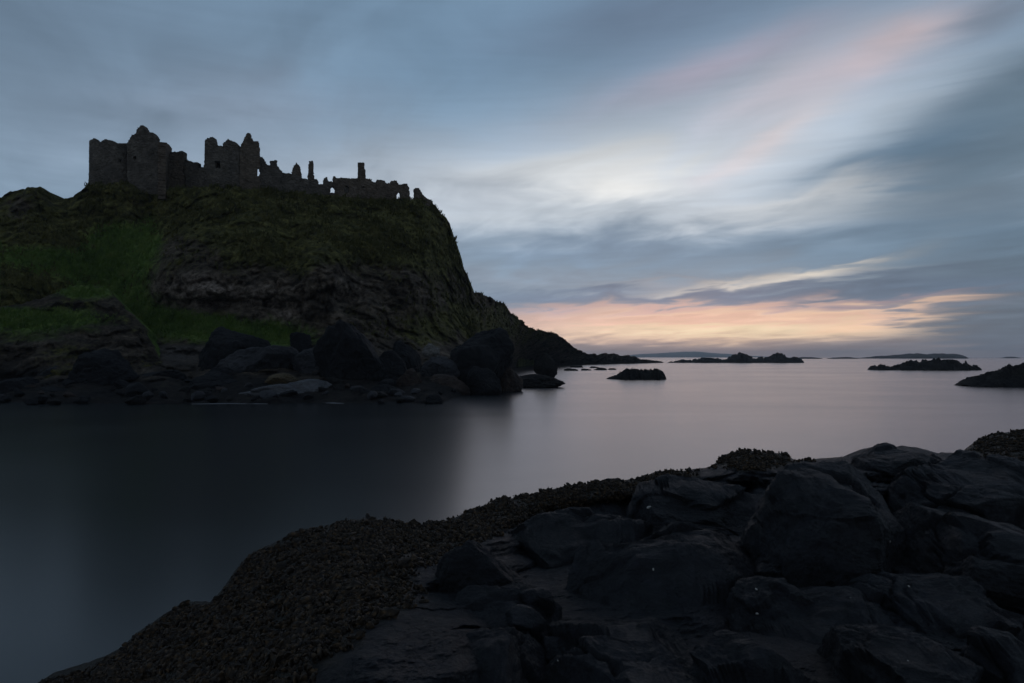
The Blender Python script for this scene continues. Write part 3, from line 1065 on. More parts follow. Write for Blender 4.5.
ruin_wall('back_wall', g, xy(338, Yh + 6), xy(392, Yh + 7), ragged(9.0, zpix(181, Yh + 6.5), hz - 5, 11, .6, .25), 0.8, M_STONE, px_poly=False, cell=0.2, seed=18)
ruin_wall('side_wall', g, np.array(xy(337.5, Yh - .9)), np.array(xy(338.5, Yh + 6)), ragged(6.8, hz + .4, hz - 5, 12, .6, .3), 0.8, M_STONE, px_poly=False, cell=0.2, seed=19)

# 6 lone stump at the cliff edge
o = ruin_wall('wall_stump', None, xy(413, 121), xy(432, 122.5),
              [(414.2, 206), (415, 198.8), (415.2, 187.6), (419, 187.6), (423, 194.4), (427, 198.3), (431, 200), (431, 206)], 0.9, M_STONE_WARM, cell=.12, seed=20)
tag(o, 'small tapering castle wall stump alone at the right cliff edge', 'ruined wall', 'castle ruins on the cliff top')


# ================================================================== boulders
def ico(sub):
    tphi = (1 + 5 ** .5) / 2
    v = [(-1, tphi, 0), (1, tphi, 0), (-1, -tphi, 0), (1, -tphi, 0), (0, -1, tphi), (0, 1, tphi), (0, -1, -tphi), (0, 1, -tphi), (tphi, 0, -1), (tphi, 0, 1), (-tphi, 0, -1), (-tphi, 0, 1)]
    f = [(0, 11, 5), (0, 5, 1), (0, 1, 7), (0, 7, 10), (0, 10, 11), (1, 5, 9), (5, 11, 4), (11, 10, 2), (10, 7, 6), (7, 1, 8), (3, 9, 4), (3, 4, 2), (3, 2, 6), (3, 6, 8), (3, 8, 9), (4, 9, 5), (2, 4, 11), (6, 2, 10), (8, 6, 7), (9, 8, 1)]
    v = [np.array(x) / np.linalg.norm(x) for x in v]
    for _ in range(sub):
        mid, nf = {}, []

        def m(a, b):
            k = (min(a, b), max(a, b))
            if k not in mid:
                w = v[a] + v[b]
                v.append(w / np.linalg.norm(w))
                mid[k] = len(v) - 1
            return mid[k]
        for a, b, c in f:
            x, y, z = m(a, b), m(b, c), m(c, a)
            nf += [(a, x, z), (b, y, x), (c, z, y), (x, y, z)]
        f = nf
    return np.array(v), np.array(f)


ICO6, ICO5, ICO4, ICO3, ICO1 = ico(6), ico(5), ico(4), ico(3), ico(1)


def rock_shape(seed, sub=ICO5, facets=9, boxy=0.35, rough=1.0):
    """unit boulder: a sphere cut by random planes, then weathered"""
    r = np.random.default_rng(seed)
    V, F = sub
    V = V.copy()
    N = r.normal(size=(facets, 3))
    N /= np.linalg.norm(N, axis=1)[:, None]
    facets = facets + 5
    N = r.normal(size=(facets, 3))
    N /= np.linalg.norm(N, axis=1)[:, None]
    dist = r.uniform(0.55, 0.9, facets)
    rad = np.ones(len(V))
    for n, d_ in zip(N, dist):
        c = V @ n
        lim = np.where(c > 0.05, d_ / np.maximum(c, 0.05), 9)
        k = 26.0
        rad = -np.log(np.exp(-k * rad) + np.exp(-k * np.minimum(lim, 3))) / k
    V = V * rad[:, None]
    sh = V + seed * 7.7
    V = V * (1 + rough * (0.16 * fbm(sh, 1.3, 3) + 0.09 * fbm(sh, 2.6, 5, 0.6, True) + 0.05 * fbm(sh * np.array([1, 1, 2.2]), 6, 4, .65)))[:, None]
    c1, c2, ci = worley(sh + .25 * fbm(sh, 2.5, 3)[..., None], 1.5)
    V = V * (1 + rough * (.05 * smooth01((c2 - c1) / .25) + .07 * (ci - .5)))[:, None]
    mn, mx_ = V.min(0), V.max(0)
    V = (V - (mn + mx_) / 2) / ((mx_ - mn) / 2)
    return V, F


def boulder(name, box, Y, mat, seed, label, group=None, sub=ICO5, depth=0.8, facets=9, sink=0.25, tilt=0.0, cat='boulder', warp=None, rough=1.0):
    x0, y0, x1, y1 = box
    s = Y / FPX
    w = (x1 - x0) / 2 * s
    h = (y1 - y0) / 2 * s * (1 + sink)
    V, F = rock_shape(seed, sub, facets, rough=rough)
    if warp:
        V = warp(V)
    V = V * np.array([w, w * depth, h])
    if tilt:
        c, sn = math.cos(tilt), math.sin(tilt)
        V = np.stack([V[:, 0] * c - V[:, 2] * sn, V[:, 1], V[:, 0] * sn + V[:, 2] * c], -1)
    top = at(np.array((x0 + x1) / 2.0), np.array(float(y0)), np.array(Y))
    o = mesh_from(name, V, F, mat)
    o.location = (top[0], Y + w * depth * 0.3, top[2] - V[:, 2].max())
    return tag(o, label, cat, group)


GB = 'boulders along the far shore'
lean = lambda k: (lambda V: np.stack([V[:, 0] + k * V[:, 2] * (1 - .3 * V[:, 2]), V[:, 1], V[:, 2]], -1))


def wedge(V):
    z = V[:, 2].copy()
    top = np.clip(1.0 - 0.9 * np.clip(V[:, 0] + 0.1, 0, 2), -.6, 1)
    return np.stack([V[:, 0], V[:, 1], np.where(z > 0, z * (0.4 + 0.6 * np.clip(top, 0, 1)), z)], -1)


BO = [
    ((66, 348, 136, 396), 69, M_BOULDER, 11, 'tall blackish rounded boulder at the far left waterline', .9, 9, 0, None),
    ((-14, 377, 44, 406), 66, M_BOULDER, 12, 'low black slab at the left edge of the far shore', .8, 7, 0, None),
    ((34, 364, 66, 390), 72, M_SLAB, 13, 'small greyish slanting rock left of the tall blackish boulder', .8, 6, -.3, None),
    ((24, 386, 74, 404), 65, M_BOULDER, 47, 'flat black rock in front of the slanting grey rock', .8, 7, .05, None),
    ((104, 387, 160, 406), 66, M_WETSLAB, 14, 'low grey wet rock lying at the water right of the tall blackish boulder', .8, 7, .05, None),
    ((130, 370, 185, 390), 71, M_BOULDER, 48, 'long low dark rock below the pebble patch', .8, 8, .05, None),
    ((166, 359, 182, 369), 80, M_BOULDER, 15, 'small dark rock beside the pebble patch under the grass', .9, 7, 0, None),
    ((198, 326, 268, 378), 78, M_BOULDER, 16, 'black egg-shaped boulder standing against the green grass hollow', .8, 7, 0, lean(.16)),
    ((213, 345, 300, 377), 74, M_SLAB, 17, 'long smooth whale-backed slab leaning before the egg-shaped boulder', .6, 7, 0, None),
    ((290, 347, 334, 378), 74, M_SLAB, 18, 'flat-topped grey rock between the long slab and the highest boulder', .8, 6, 0, None),
    ((290, 332, 312, 352), 80, M_BOULDER, 19, 'small dark pointed rock behind the flat-topped grey rock', .9, 7, 0, None),
    ((176, 371, 248, 398), 69, M_BOULDER, 20, 'low black flat rock below the egg-shaped boulder', .7, 7, 0, None),
    ((238, 379, 338, 409), 64, M_WETSLAB, 21, 'wide pale grey wet slab sloping into the water', .7, 6, -.03, None),
    ((262, 373, 302, 387), 67, M_OCHRE, 22, 'yellowish lichen rock on top of the wet slab', .8, 8, 0, None),
    ((312, 320, 384, 402), 70, M_BOULDER, 23, 'highest shore boulder, black and cleft, below the cliff', .8, 8, 0, wedge),
    ((362, 350, 408, 394), 72, M_BOULDER, 24, 'dark sloping rock leaning on the right of the cleft boulder', .8, 7, -.5, None),
    ((390, 340, 420, 375), 78, M_BOULDER, 25, 'upright dark oval boulder midway between two biggest boulders', .8, 7, .1, None),
    ((393, 368, 426, 392), 71, M_RUST, 26, 'reddish brown rock low down below the upright oval boulder', .8, 8, 0, None),
    ((420, 356, 460, 380), 76, M_SLAB, 27, 'grey tilted slab left of the right-hand big round boulder', .9, 6, .05, None),
    ((422, 343, 440, 358), 88, M_PALE, 28, 'small pale rock on the slope above the grey tilted slab', .9, 8, 0, None),
    ((450, 327, 515, 384), 78, M_BOULDER, 29, 'big round black boulder at the right end of the shore', .85, 9, 0, None),
    ((466, 366, 502, 398), 73, M_BOULDER, 30, 'dark rock standing in the water before the round black boulder', .8, 7, 0, None),
    ((490, 364, 524, 392), 80, M_RUST, 31, 'brownish ledge rock at the foot of the round black boulder', .7, 7, -.3, None),
    ((506, 374, 566, 388), 90, M_REEF, 32, 'low rough spit of rock reaching right into the water', .5, 11, -.02, None),
    ((532, 353, 559, 374), 97, M_REEF, 33, 'rugged pyramid-shaped rock on the end of the rock spit', .6, 10, 0, lambda V: V * np.stack([1 - .45 * np.clip(V[:, 2] + .2, 0, 1), 0 * V[:, 0] + 1, 0 * V[:, 0] + 1], -1)),
    ((424, 374, 470, 396), 72, M_RUST, 34, 'low brown broken rock at the waterline under the grey tilted slab', .8, 10, 0, None),
    ((360, 384, 404, 404), 66, M_BOULDER, 35, 'low dark rock at the waterline under the cleft boulder', .8, 8, 0, None),
]
for box, Y, mat, sd_, lab, dep, fac, tl, wp in BO:
    boulder('boulder', box, Y, mat, sd_, lab, GB, depth=dep, facets=fac, tilt=tl, warp=wp)

# small stones strewn between the big ones
protos = []
for i in range(7):
    V, F = rock_shape(200 + i, ICO3, 8)
    me_o = mesh_from('shore_rock', V * np.array([1, .8, .62]), F, (M_BOULDER, M_SLAB, M_RUST, M_BOULDER, M_REEF, M_SLAB, M_BOULDER)[i])
    protos.append(me_o)
n_s = 0
used = [0] * 7
base_x = rng.uniform(-40, 500, 700)
for bx_ in base_x:
    by_ = float(baseline(bx_)) - abs(rng.normal(0, 11)) - 1
    if by_ < 352 or n_s >= 85:
        continue
    if bx_ > 440 and by_ < 366:
        continue
    Yb = float(1 / fdisp(np.array([bx_, by_])))
    if bx_ < 150 and by_ < 380:
        continue
    wpos = at(np.array(bx_), np.array(by_), np.array(Yb - 0.8))
    k = int(rng.integers(0, 7))
    size = rng.uniform(0.25, 0.7) * (1 + (rng.random() > .8) * .9)
    if used[k] == 0:
        o = protos[k]
    else:
        o = protos[k].copy()
        COL.objects.link(o)
    used[k] += 1
    o.location = (wpos[0], wpos[1], wpos[2] + 0.1 * size)
    o.rotation_euler = (rng.uniform(-.3, .3), rng.uniform(-.3, .3), rng.uniform(0, 6.28))
    o.scale = (size * rng.uniform(.8, 1.5), size, size * rng.uniform(.7, 1.2))
    tag(o, 'small loose rock strewn among the big boulders along the far shore', 'rock', 'small rocks strewn along the far shore')
    n_s += 1


# ================================================================== reefs, islands, far hill
def reef(name, prof, base_py, mat, depth, seed, label, cat, group=None, nx=200, ny=30, amp=0.25, Y=None, kind=None):
    """a low ridge of rock rising from the sea; prof gives its outline as seen from the shore"""
    prof = np.array(prof, float)
    Y = Y or float(at_ground(np.array(512.0), np.array(float(base_py))))
    s = Y / FPX
    xs_ = np.linspace(prof[0, 0], prof[-1, 0], nx)
    hh = H - (np.interp(xs_, prof[:, 0], prof[:, 1]) - 357) * s
    pxx = np.stack([xs_, 0 * xs_ + seed * 9.1, 0 * xs_], -1)
    if mat is M_REEF and not (Y and Y > 1000):
        hh = hh * (.92 + .3 * fbm(pxx, .16, 3) + .14 * fbm(pxx, .5, 3)) + 0.05
    hh = np.clip(hh, 0, None)
    wx = (xs_ - 512) * s
    v = np.linspace(-1, 1, ny)
    X = np.repeat(wx[None], ny, 0)
    env = np.sqrt(np.clip(1 - v ** 2, 0, 1))[:, None] ** 0.8
    size = hh.max()
    taper = (0.35 + 0.65 * np.sqrt(hh / size))[None]
    Yw = Y + depth * (v[:, None] + 0.25 * fbm(np.stack([wx * 3 / (wx.max() - wx.min()), 0 * wx, 0 * wx + seed], -1), 2, 3)[None]) * taper
    Q = np.stack([X, Yw, 0 * X + seed * 5], -1)
    k = 2.2 / max(size, .5)
    Z = hh[None] * env * (1 + amp * fbm(Q, k * .6, 5, 0.55, True)) + amp * size * 0.5 * fbm(Q, k * 1.5, 4, .6) * env
    g1, g2, gi = worley(Q + .25 * fbm(Q, k, 3)[..., None] / k, k * .9)
    Z = Z + env * hh[None] ** .5 * size ** .5 * amp * 3.0 * ((gi - .6) * .8 + .3 * fbm(Q, k * 3, 4, .6, True))
    Z = .9 * Z - 0.12 * size * (1 - env) - 0.1 * size
    V = np.stack([X, Yw, Z], -1).reshape(-1, 3)
    o = mesh_from(name, V, grid_faces(ny, nx), mat)
    if kind:
        o['kind'] = kind
    return tag(o, label, cat, group) if label else o


GR = 'rock islets out on the sea'
reef('rock_islet', [(604, 379), (612, 376.5), (618, 374), (622, 370), (632, 368.5), (645, 370), (650, 369), (658, 369.5), (663, 372), (665, 379)], 379, M_REEF, 3.0, 1,
     'nearest low dark rock islet, alone in the water below the sunset', 'rock islet', GR, amp=.22)
reef('rock_islet', [(664, 363), (674, 361), (682, 359.5), (688, 360), (696, 358.5), (704, 358), (712, 358.5), (722, 359), (730, 357.5), (734, 353.5), (740, 352.5), (748, 355.5), (752, 358), (760, 357.5),
                    (770, 356.5), (776, 354), (780, 353.5), (781, 357), (790, 358), (794, 357), (798, 358.5), (800, 362.5)], 362.8, M_REEF, 14, 2,
     'long dark skerry with two bumps right under the orange sky', 'rock islet', GR, nx=320, amp=.2)
reef('rock_islet', [(871, 370), (874, 367.5), (878, 365.5), (886, 366), (890, 368), (898, 365.5), (906, 363), (914, 362.5), (919, 360.5), (922, 360.5), (926, 363.5), (932, 361.5), (938, 360), (944, 361.5),
                    (950, 360.5), (956, 360.5), (960, 361.5), (964, 365.5), (968, 366.5), (972, 365.5), (975, 369.5)], 370, M_REEF, 6, 3,
     'jagged dark skerry in front of the far flat island', 'rock islet', GR, nx=260, amp=.28)
reef('rock_islet', [(964, 384), (969, 381), (973, 378), (980, 376), (984, 377), (990, 375), (994, 371.5), (1004, 370.5), (1014, 369), (1030, 364), (1060, 360), (1090, 366), (1110, 384)], 386, M_REEF, 6, 4,
     'dark rocky point entering from the right edge', 'rock islet', GR, nx=260, amp=.2)
reef('flat_island', [(858, 358.2), (866, 357), (880, 355.5), (895, 354.6), (910, 353.2), (916, 352.8), (919, 353), (920, 355.2), (924, 354.8), (930, 353.4), (938, 352.8), (946, 353.4), (952, 353.3),
                     (956, 355), (959, 358.2)], 0, M_REEF, 60, 5, 'far flat island on the horizon at the right', 'island', None, nx=240, amp=.08, Y=1700)
reef('distant_rock', [(796, 358), (803, 357.2), (812, 357.3), (820, 358)], 0, M_REEF, 20, 6, 'tiny distant rock just right of the long skerry', 'rock islet', GR, nx=60, amp=.2, Y=1500)
reef('distant_rock', [(830, 358), (838, 357.5), (848, 357.1), (856, 358)], 0, M_REEF, 20, 7, 'tiny distant rock left of the far flat island', 'rock islet', GR, nx=60, amp=.2, Y=1500)
reef('distant_rock', [(1002, 357.8), (1008, 356.8), (1014, 356.9), (1019, 357.8)], 0, M_REEF, 20, 8, 'tiny distant rock on the horizon near the right edge', 'rock islet', GR, nx=60, amp=.2, Y=2200)
hill = reef('hills', [(600, 357), (622, 355.2), (640, 353.2), (655, 352.6), (672, 351.6), (688, 350.6), (697, 350.8), (710, 352.4), (726, 353.2), (745, 355), (770, 356.2), (800, 357)], 0, M_HILL, 700, 9, None, None, None,
            nx=200, amp=.04, Y=7000, kind='structure')
for i, (bx, Yb, r) in enumerate(((571, 200, 1.2), (586, 205, .9), (600, 210, 1.3), (612, 215, .8), (577, 260, 1.6), (594, 250, 1.0), (452, 74, .5), (515, 105, .6))):
    V, F = rock_shape(300 + i, ICO3, 8)
    o = mesh_from('tidal_rock', V * np.array([r * 1.8, r, r * .5]), F, M_REEF)
    o.location = ((bx - 512) / FPX * Yb, Yb, .1)
    tag(o, 'small half-drowned rock off the tip of the headland', 'rock', 'half-drowned rocks off the headland tip')

# milky wash of the long exposure against the far shore
for i, (x0, x1, py_, wd) in enumerate(((192, 268, 404, .7), (312, 346, 403, .8), (92, 132, 401.5, .5))):
    xs_ = np.linspace(0, 1, 40)
    Yf = 4 * 683 / (py_ - 357)
    cx_ = (x0 + (x1 - x0) * xs_ - 512) / FPX * Yf
    yc = Yf + .7 * np.sin(xs_ * 3.1 + i) + .3 * fbm(np.stack([xs_ * 6, 0 * xs_ + i, 0 * xs_], -1), 1, 3)
    hw = wd * np.sin(np.pi * np.clip(xs_, .02, .98)) ** .6 * (1 + .5 * fbm(np.stack([xs_ * 5, 0 * xs_ + 9 + i, 0 * xs_], -1), 1, 3))
    V = np.stack([np.concatenate([cx_] * 3), np.concatenate([yc - hw, yc, yc + hw]), np.repeat([-.01, .03, -.01], 40)], -1)
    fo = mesh_from('foam', V, grid_faces(3, 40), M_FOAM)
    fo['kind'] = 'stuff'
    tag(fo, ('thin pale wash line below the black flat rock', 'pale wash where the wet slab enters the water', 'short pale wash below the leftmost big boulder')[i], 'foam')

# ================================================================== foreground rock shelf
FS = np.array([(-160, 830), (-60, 752), (0, 715), (50, 682), (94, 672), (123, 655), (138, 638), (160, 623), (184, 609), (200, 606), (216, 604), (226, 592), (238, 573), (252, 557), (269, 546), (295, 535.5), (314, 529.5),
               (332, 525.5), (347, 521.5), (369, 519), (390, 519.5), (402, 524), (423, 526), (431, 523), (440, 521), (470, 512), (500, 501), (530, 495), (560, 489), (600, 483), (640, 477.5), (655, 473),
               (665, 472), (685, 471), (705, 468), (714, 465), (717, 461), (724, 455), (735, 452), (755, 451), (775, 452), (786, 455.5), (797, 461), (820, 459.5), (842, 458.5), (846, 455), (860, 449.5),
               (880, 446.8), (903, 445.5), (920, 448), (935, 452), (941, 454), (966, 453), (972, 447), (985, 437), (1000, 433), (1024, 430.5), (1080, 428), (1150, 440), (1250, 470)], float)
fsky = lambda x: np.interp(x, FS[:, 0], FS[:, 1])
fctrl = [(x, float(fsky(x)), y) for x, y in ((-160, 3.6), (-60, 4.4), (50, 5.0), (123, 5.3), (184, 5.9), (238, 6.5), (295, 7.0), (369, 7.5), (440, 7.6), (500, 8.0), (560, 8.5), (640, 9.0), (700, 9.5),
                                             (755, 9.8), (800, 9.8), (860, 10.4), (903, 10.6), (960, 10.4), (1000, 11.4), (1080, 11.6), (1150, 11), (1250, 10))]
fctrl += [(-160, 900, 3.0), (0, 800, 3.3), (100, 800, 3.0), (300, 800, 2.6), (512, 800, 2.35), (800, 800, 2.3), (1024, 800, 2.4), (1250, 800, 2.4),
          (300, 600, 4.6), (430, 560, 5.6), (250, 660, 3.9), (430, 660, 3.5), (600, 560, 5.3), (650, 510, 7.2), (700, 640, 3.6), (760, 520, 6.4), (830, 480, 8.2), (820, 560, 5.0),
          (900, 640, 3.5), (960, 520, 6.6), (960, 570, 5.0), (1100, 560, 5.2)]
fctrl = np.array(fctrl, float)
ffd = tps(fctrl[:, :2], 1 / fctrl[:, 2])
fx = np.arange(-160, 1250.1, 2.0)
NF = 240
tf = np.linspace(0, 1, NF)
FX = np.repeat(fx[None], NF, 0)
ft = fsky(fx)
fb = np.maximum(800, ft + 60)
FY = fb[None] + (ft - fb)[None] * tf[:, None]
FD = 1 / ffd(np.stack([FX, FY], -1))
FP = at(FX, FY, FD)


def seg_field(poly):
    """distance to a polyline, signed side (+ = below in the picture) and a taper towards its ends"""
    poly = np.array(poly, float)
    best = np.full(FX.shape, 1e9)
    side = np.zeros(FX.shape)
    ln = np.concatenate([[0], np.cumsum(np.linalg.norm(np.diff(poly, axis=0), axis=1))])
    par = np.zeros(FX.shape)
    g3 = np.stack([FX, FY, 0 * FX + poly[0, 0]], -1)
    QX, QY = FX + 16.0 * fbm(g3, 0.022, 5, .6), FY + 9.0 * fbm(g3 + 50, 0.022, 5, .6)
    for i in range(len(poly) - 1):
        a, b_ = poly[i], poly[i + 1]
        d_ = b_ - a
        L2 = d_ @ d_
        t_ = np.clip(((QX - a[0]) * d_[0] + (QY - a[1]) * d_[1]) / L2, 0, 1)
        ex, ey = QX - a[0] - t_ * d_[0], QY - a[1] - t_ * d_[1]
        dd = np.hypot(ex, ey)
        cr_ = d_[0] * (QY - a[1]) - d_[1] * (QX - a[0])
        nw = dd < best
        side = np.where(nw, np.sign(cr_), side)
        par = np.where(nw, ln[i] + t_ * math.sqrt(L2), par)
        best = np.minimum(best, dd)
    u = par / ln[-1]
    return best, side, smooth01(u / 0.15) * smooth01((1 - u) / 0.15)


off = np.zeros(FX.shape)      # metres away from the viewer, along the line of sight
for poly, w, dep in [
    ([(738, 470), (742, 500), (740, 540), (748, 575), (744, 600), (738, 640)], 12, .34),
    ([(930, 460), (918, 485), (903, 505), (893, 525), (887, 548), (886, 580), (884, 610)], 9, .28),
    ([(770, 498), (782, 505), (805, 512), (824, 525), (854, 532), (884, 531)], 2.4, .14),
    ([(676, 498), (690, 515), (705, 530), (722, 540), (740, 546)], 2.5, .16),
    ([(440, 628), (491, 632), (532, 646), (548, 656), (570, 676), (580, 700)], 3.0, .12),
    ([(940, 470), (965, 485), (990, 480), (1030, 476)], 2.6, .13),
    ([(905, 540), (950, 536), (1000, 545), (1060, 540)], 2.2, .10),
    ([(850, 460), (870, 470), (905, 466), (935, 458)], 2.4, .16),
    ([(690, 480), (715, 478), (742, 486)], 2.4, .14),
    ([(905, 660), (960, 650), (1040, 655)], 2.6, .10),
]:
    d_, sd2, tp = seg_field(poly)
    off += dep * np.exp(-(d_ / (w * .6 * (1 + .8 * fbm(FP, 1.2, 3)))) ** 2) * tp * np.clip(.7 + 1.3 * fbm(FP + 2, 1.0, 3), .1, 1.3)
muss = np.clip(1.3 * np.exp(-((FY - ft[None]) / 24) ** 2) * smooth01((690 - FX) / 60) + 1.25 * gauss(FX, FY, 300, 590, 150, 62, -25) + 1.0 * gauss(FX, FY, 200, 665, 130, 45, -20) + 1.1 * gauss(FX, FY, 540, 502, 110, 13, -12) + gauss(FX, FY, 440, 533, 60, 16)
               + 1.5 * gauss(FX, FY, 752, 458, 44, 11) + 1.6 * gauss(FX, FY, 1020, 442, 56, 17) + .8 * gauss(FX, FY, 670, 476, 40, 6) - .9 * gauss(FX, FY, 480, 575, 38, 30) - .9 * gauss(FX, FY, 450, 650, 60, 26) - .8 * gauss(FX, FY, 530, 560, 40, 30), 0, 1)
bare = 1 - muss
Q = FP * np.array([1, 1, 1.6])
w1, w2, wid = worley(Q + 0.35 * fbm(Q, 0.9, 3)[..., None], 0.85)
crack = np.exp(-((w2 - w1) / 0.05) ** 2)
k1, k2, kid = worley(Q + 0.12 * fbm(Q, 2.2, 3)[..., None] + 7, 2.3)
crack2 = np.exp(-((k2 - k1) / 0.06) ** 2)
lam = np.abs(((FP[..., 2] * 4.0 + FP[..., 1] * .5 + 1.2 * fbm(FP, 0.6, 3)) % 1.0) - 0.5)
WQ = Q + 0.55 * np.stack([fbm(Q + 3, .7, 4), fbm(Q + 13, .7, 4), fbm(Q + 23, .7, 4)], -1)
p1, p2, pid = worley(WQ, .62)
r1, r2, rid = worley(Q + 0.3 * np.stack([fbm(Q + 33, 1.6, 4), fbm(Q + 43, 1.6, 4), 0 * FX], -1), 1.7)
pil = smooth01((p2 - p1) / .5)
pil2 = smooth01((r2 - r1) / .4)
fis = np.exp(-((p2 - p1) / .03) ** 2) * np.clip(.5 + 1.6 * fbm(FP, .5, 3), 0, 1)
off += bare * (.02 * fbm(FP, 26, 3, .6) -.30 * pil - .07 * pil2 * np.clip(.6 + 1.5 * fbm(FP + 4, .6, 2), 0, 1) + .10 * fis + .22 * (pid - .5) + .05 * (rid - .5)
               - .14 * fbm(FP, .9, 5, .55) - .07 * fbm(FP, 2.4, 5, .6, True) - .05 * fbm(FP * np.array([.8, 1, 1.6]), 8, 5, .65) + .03 * lam)
off += (.25 * bare + .85 * smooth01((FY - 470) / 50) * smooth01((FX - 470 + .25 * (FY - 560)) / 90)) * smooth01((FX - 360) / 90)
off += muss * (-0.22 * fbm(FP, 1.3, 4) - 0.08 * fbm(FP, 4.0, 4, .6))
off *= np.minimum(1, (1 - tf[:, None]) * 10 + 0.08) * np.clip(FD / 5, .35, 1.7)
fdv = rays(FX, FY)
FP = FP + fdv * off[..., None]
ftop = smooth01((tf[:, None] - .93) / .07)
FP[..., 2] += (0.05 * fbm(FP * np.array([1, .2, 0]), 2.0, 5, .6) + .03 * muss * fbm(FP * np.array([1, .2, 0]), 7, 3)) * ftop
rows = [FP]
e = FP[-1]
for k_, (d_, h_) in enumerate(((.15, -.03), (.4, -.12), (.8, -.4), (1.3, -.9), (1.9, -1.7), (2.6, -2.9), (3.4, -4.2))):
    q = e.copy()
    n2 = np.array([0.0, 1.0])
    q[:, 1] += d_
    q[:, 0] += d_ * .4 * (fx - 512) / FPX - .35 * d_ * (fx < 420)
    q[:, 2] = np.maximum(q[:, 2] + h_, -1.0 - .01 * k_)
    q += .08 * fbm(q, 1.2, 3)[:, None]
    rows.append(q[None])
# and the shelf under and behind the photographer
first = FP[0]
pre = []
for d_ in (5.0, 2.5, 1.0):
    q = first.copy()
    q[:, 1] -= d_
    q[:, 2] = q[:, 2] + .05 * fbm(q, 1.0, 3)
    pre.append(q[None])
FA = np.concatenate(pre + rows, 0)
ex2 = lambda a: np.concatenate([np.zeros((3, len(fx))), a, np.repeat(a[-1:], 7, 0)], 0)


def shelf_material():
    m = M_BASALT.copy()
    m.name = 'shore_bedrock'
    t = m.node_tree
    b = t.nodes['Principled BSDF']
    src = m_mix(t, 1.0, b.inputs['Base Color'].links[0].from_socket, (0.66, 0.70, 0.78), 'MULTIPLY')  # basalt colour darkened to lower the light on the top-lit shelf
    p = m_pos(t)
    weed = m_ramp(t, m_noise(t, p, 9, 5, .7), [(0.35, (0.012, 0.010, 0.006)), (0.65, (0.035, 0.028, 0.016))])
    mk = m_math(t, 'ADD', m_attr(t, 'mussel'), m_math(t, 'MULTIPLY', m_math(t, 'SUBTRACT', m_noise(t, p, 2.5, 5, .65), .5), 1.2))
    mk = m_ramp(t, mk, [(.35, 0.0), (.6, 1.0)])
    t.links.new(m_mix(t, mk, src, weed), b.inputs['Base Color'])
    return m


shelf = mesh_from('shore_bedrock_ground', FA.reshape(-1, 3), grid_faces(len(FA), len(fx)), shelf_material(), attrs={'mussel': ex2(muss)})
shelf['kind'] = 'structure'

# mussels and barnacles crusting the seaward edge
mk = np.clip(muss + .8 * fbm(FP, 1.3, 5, .6) - 0.3, 0, 1) * np.clip(.55 + 2.2 * fbm(FP, 4.5, 3), .05, 1)
keep = (FX > 20) & (FX < 1060) & (FY < 705)
area = (FD / 6.0) ** 1.2
wgt = (mk * keep * area * np.clip(1 - 0 * FX, 0, 1)).ravel()
nmus = 54000
idx = rng.choice(len(wgt), size=nmus, p=wgt / wgt.sum())
mp_ = FP.reshape(-1, 3)[idx] + rng.normal(0, .012, (nmus, 3)) * np.array([1, 1, .6])
v1, f1 = ICO1
nv = len(v1)
sz = np.clip(np.exp(rng.normal(-4.6, .5, nmus)), .004, .03) * np.where(rng.random(nmus) > .93, 1.5, 1)
ax = np.stack([sz * rng.uniform(.9, 1.7, nmus), sz * rng.uniform(.4, .75, nmus), sz * rng.uniform(.6, 1.2, nmus)], -1)
an = rng.uniform(0, 6.283, nmus)
bn = rng.uniform(-.9, .9, nmus)
L = v1[None] * ax[:, None] * (1 + .18 * rng.normal(size=(nmus, nv, 1)))
cb, sb = np.cos(bn)[:, None], np.sin(bn)[:, None]
L = np.stack([L[..., 0] * cb - L[..., 2] * sb, L[..., 1], L[..., 0] * sb + L[..., 2] * cb], -1)
ca, sa = np.cos(an)[:, None], np.sin(an)[:, None]
L = np.stack([L[..., 0] * ca - L[..., 1] * sa, L[..., 0] * sa + L[..., 1] * ca, L[..., 2]], -1)
MV = (L + mp_[:, None] + np.array([0, 0, .008])).reshape(-1, 3)
MF = (f1[None] + (np.arange(nmus) * nv)[:, None, None]).reshape(-1, 3)
o = mesh_from('mussel_bed', MV, MF, M_MUSSEL, smooth=False)
o['kind'] = 'stuff'
tag(o, 'brown crust of mussels and barnacles covering the near rock edge', 'mussels')


# near boulders resting on the shelf
def shelf_Y(px_, py_):
    return float(1 / ffd(np.array([px_, py_], float)))


def wedge2(V):
    x, y, z = V.T
    return np.stack([x, y, np.where(z > 0, z * np.clip(1.05 - 0.55 * np.clip(x + .35, 0, 2), .2, 1), z)], -1)


boulder('boulder', (433, 542, 526, 618), 4.9, M_BASALT, 61, 'wedge-shaped dark boulder with a sloping edge set in the mussel bed', 'near boulders', depth=.7, facets=6, warp=wedge2, rough=.7)
boulder('boulder', (519, 588, 556, 614), 4.55, M_BASALT, 62, 'small black stone tucked right of the wedge-shaped boulder', 'near boulders', depth=.8, facets=6, rough=.7, sub=ICO4)
boulder('boulder', (505, 610, 546, 626), 4.2, M_BASALT, 63, 'low flat stone just below the small black stone', 'near boulders', depth=.9, facets=6, rough=.7, sub=ICO4)

def block_shape(seed, p=.62):
    r = np.random.default_rng(seed)
    V, F = ICO6
    V = np.sign(V) * np.abs(V) ** p
    V = V / np.abs(V).max()
    N = r.normal(size=(9, 3)) * np.array([1, 1, .7])
    N /= np.linalg.norm(N, axis=1)[:, None]
    V = V.copy()
    for n in N:
        c = V @ n
        ex = np.maximum(c - r.uniform(.72, .98), 0)
        V -= 1.0 * ex[:, None] * n
    return V, F


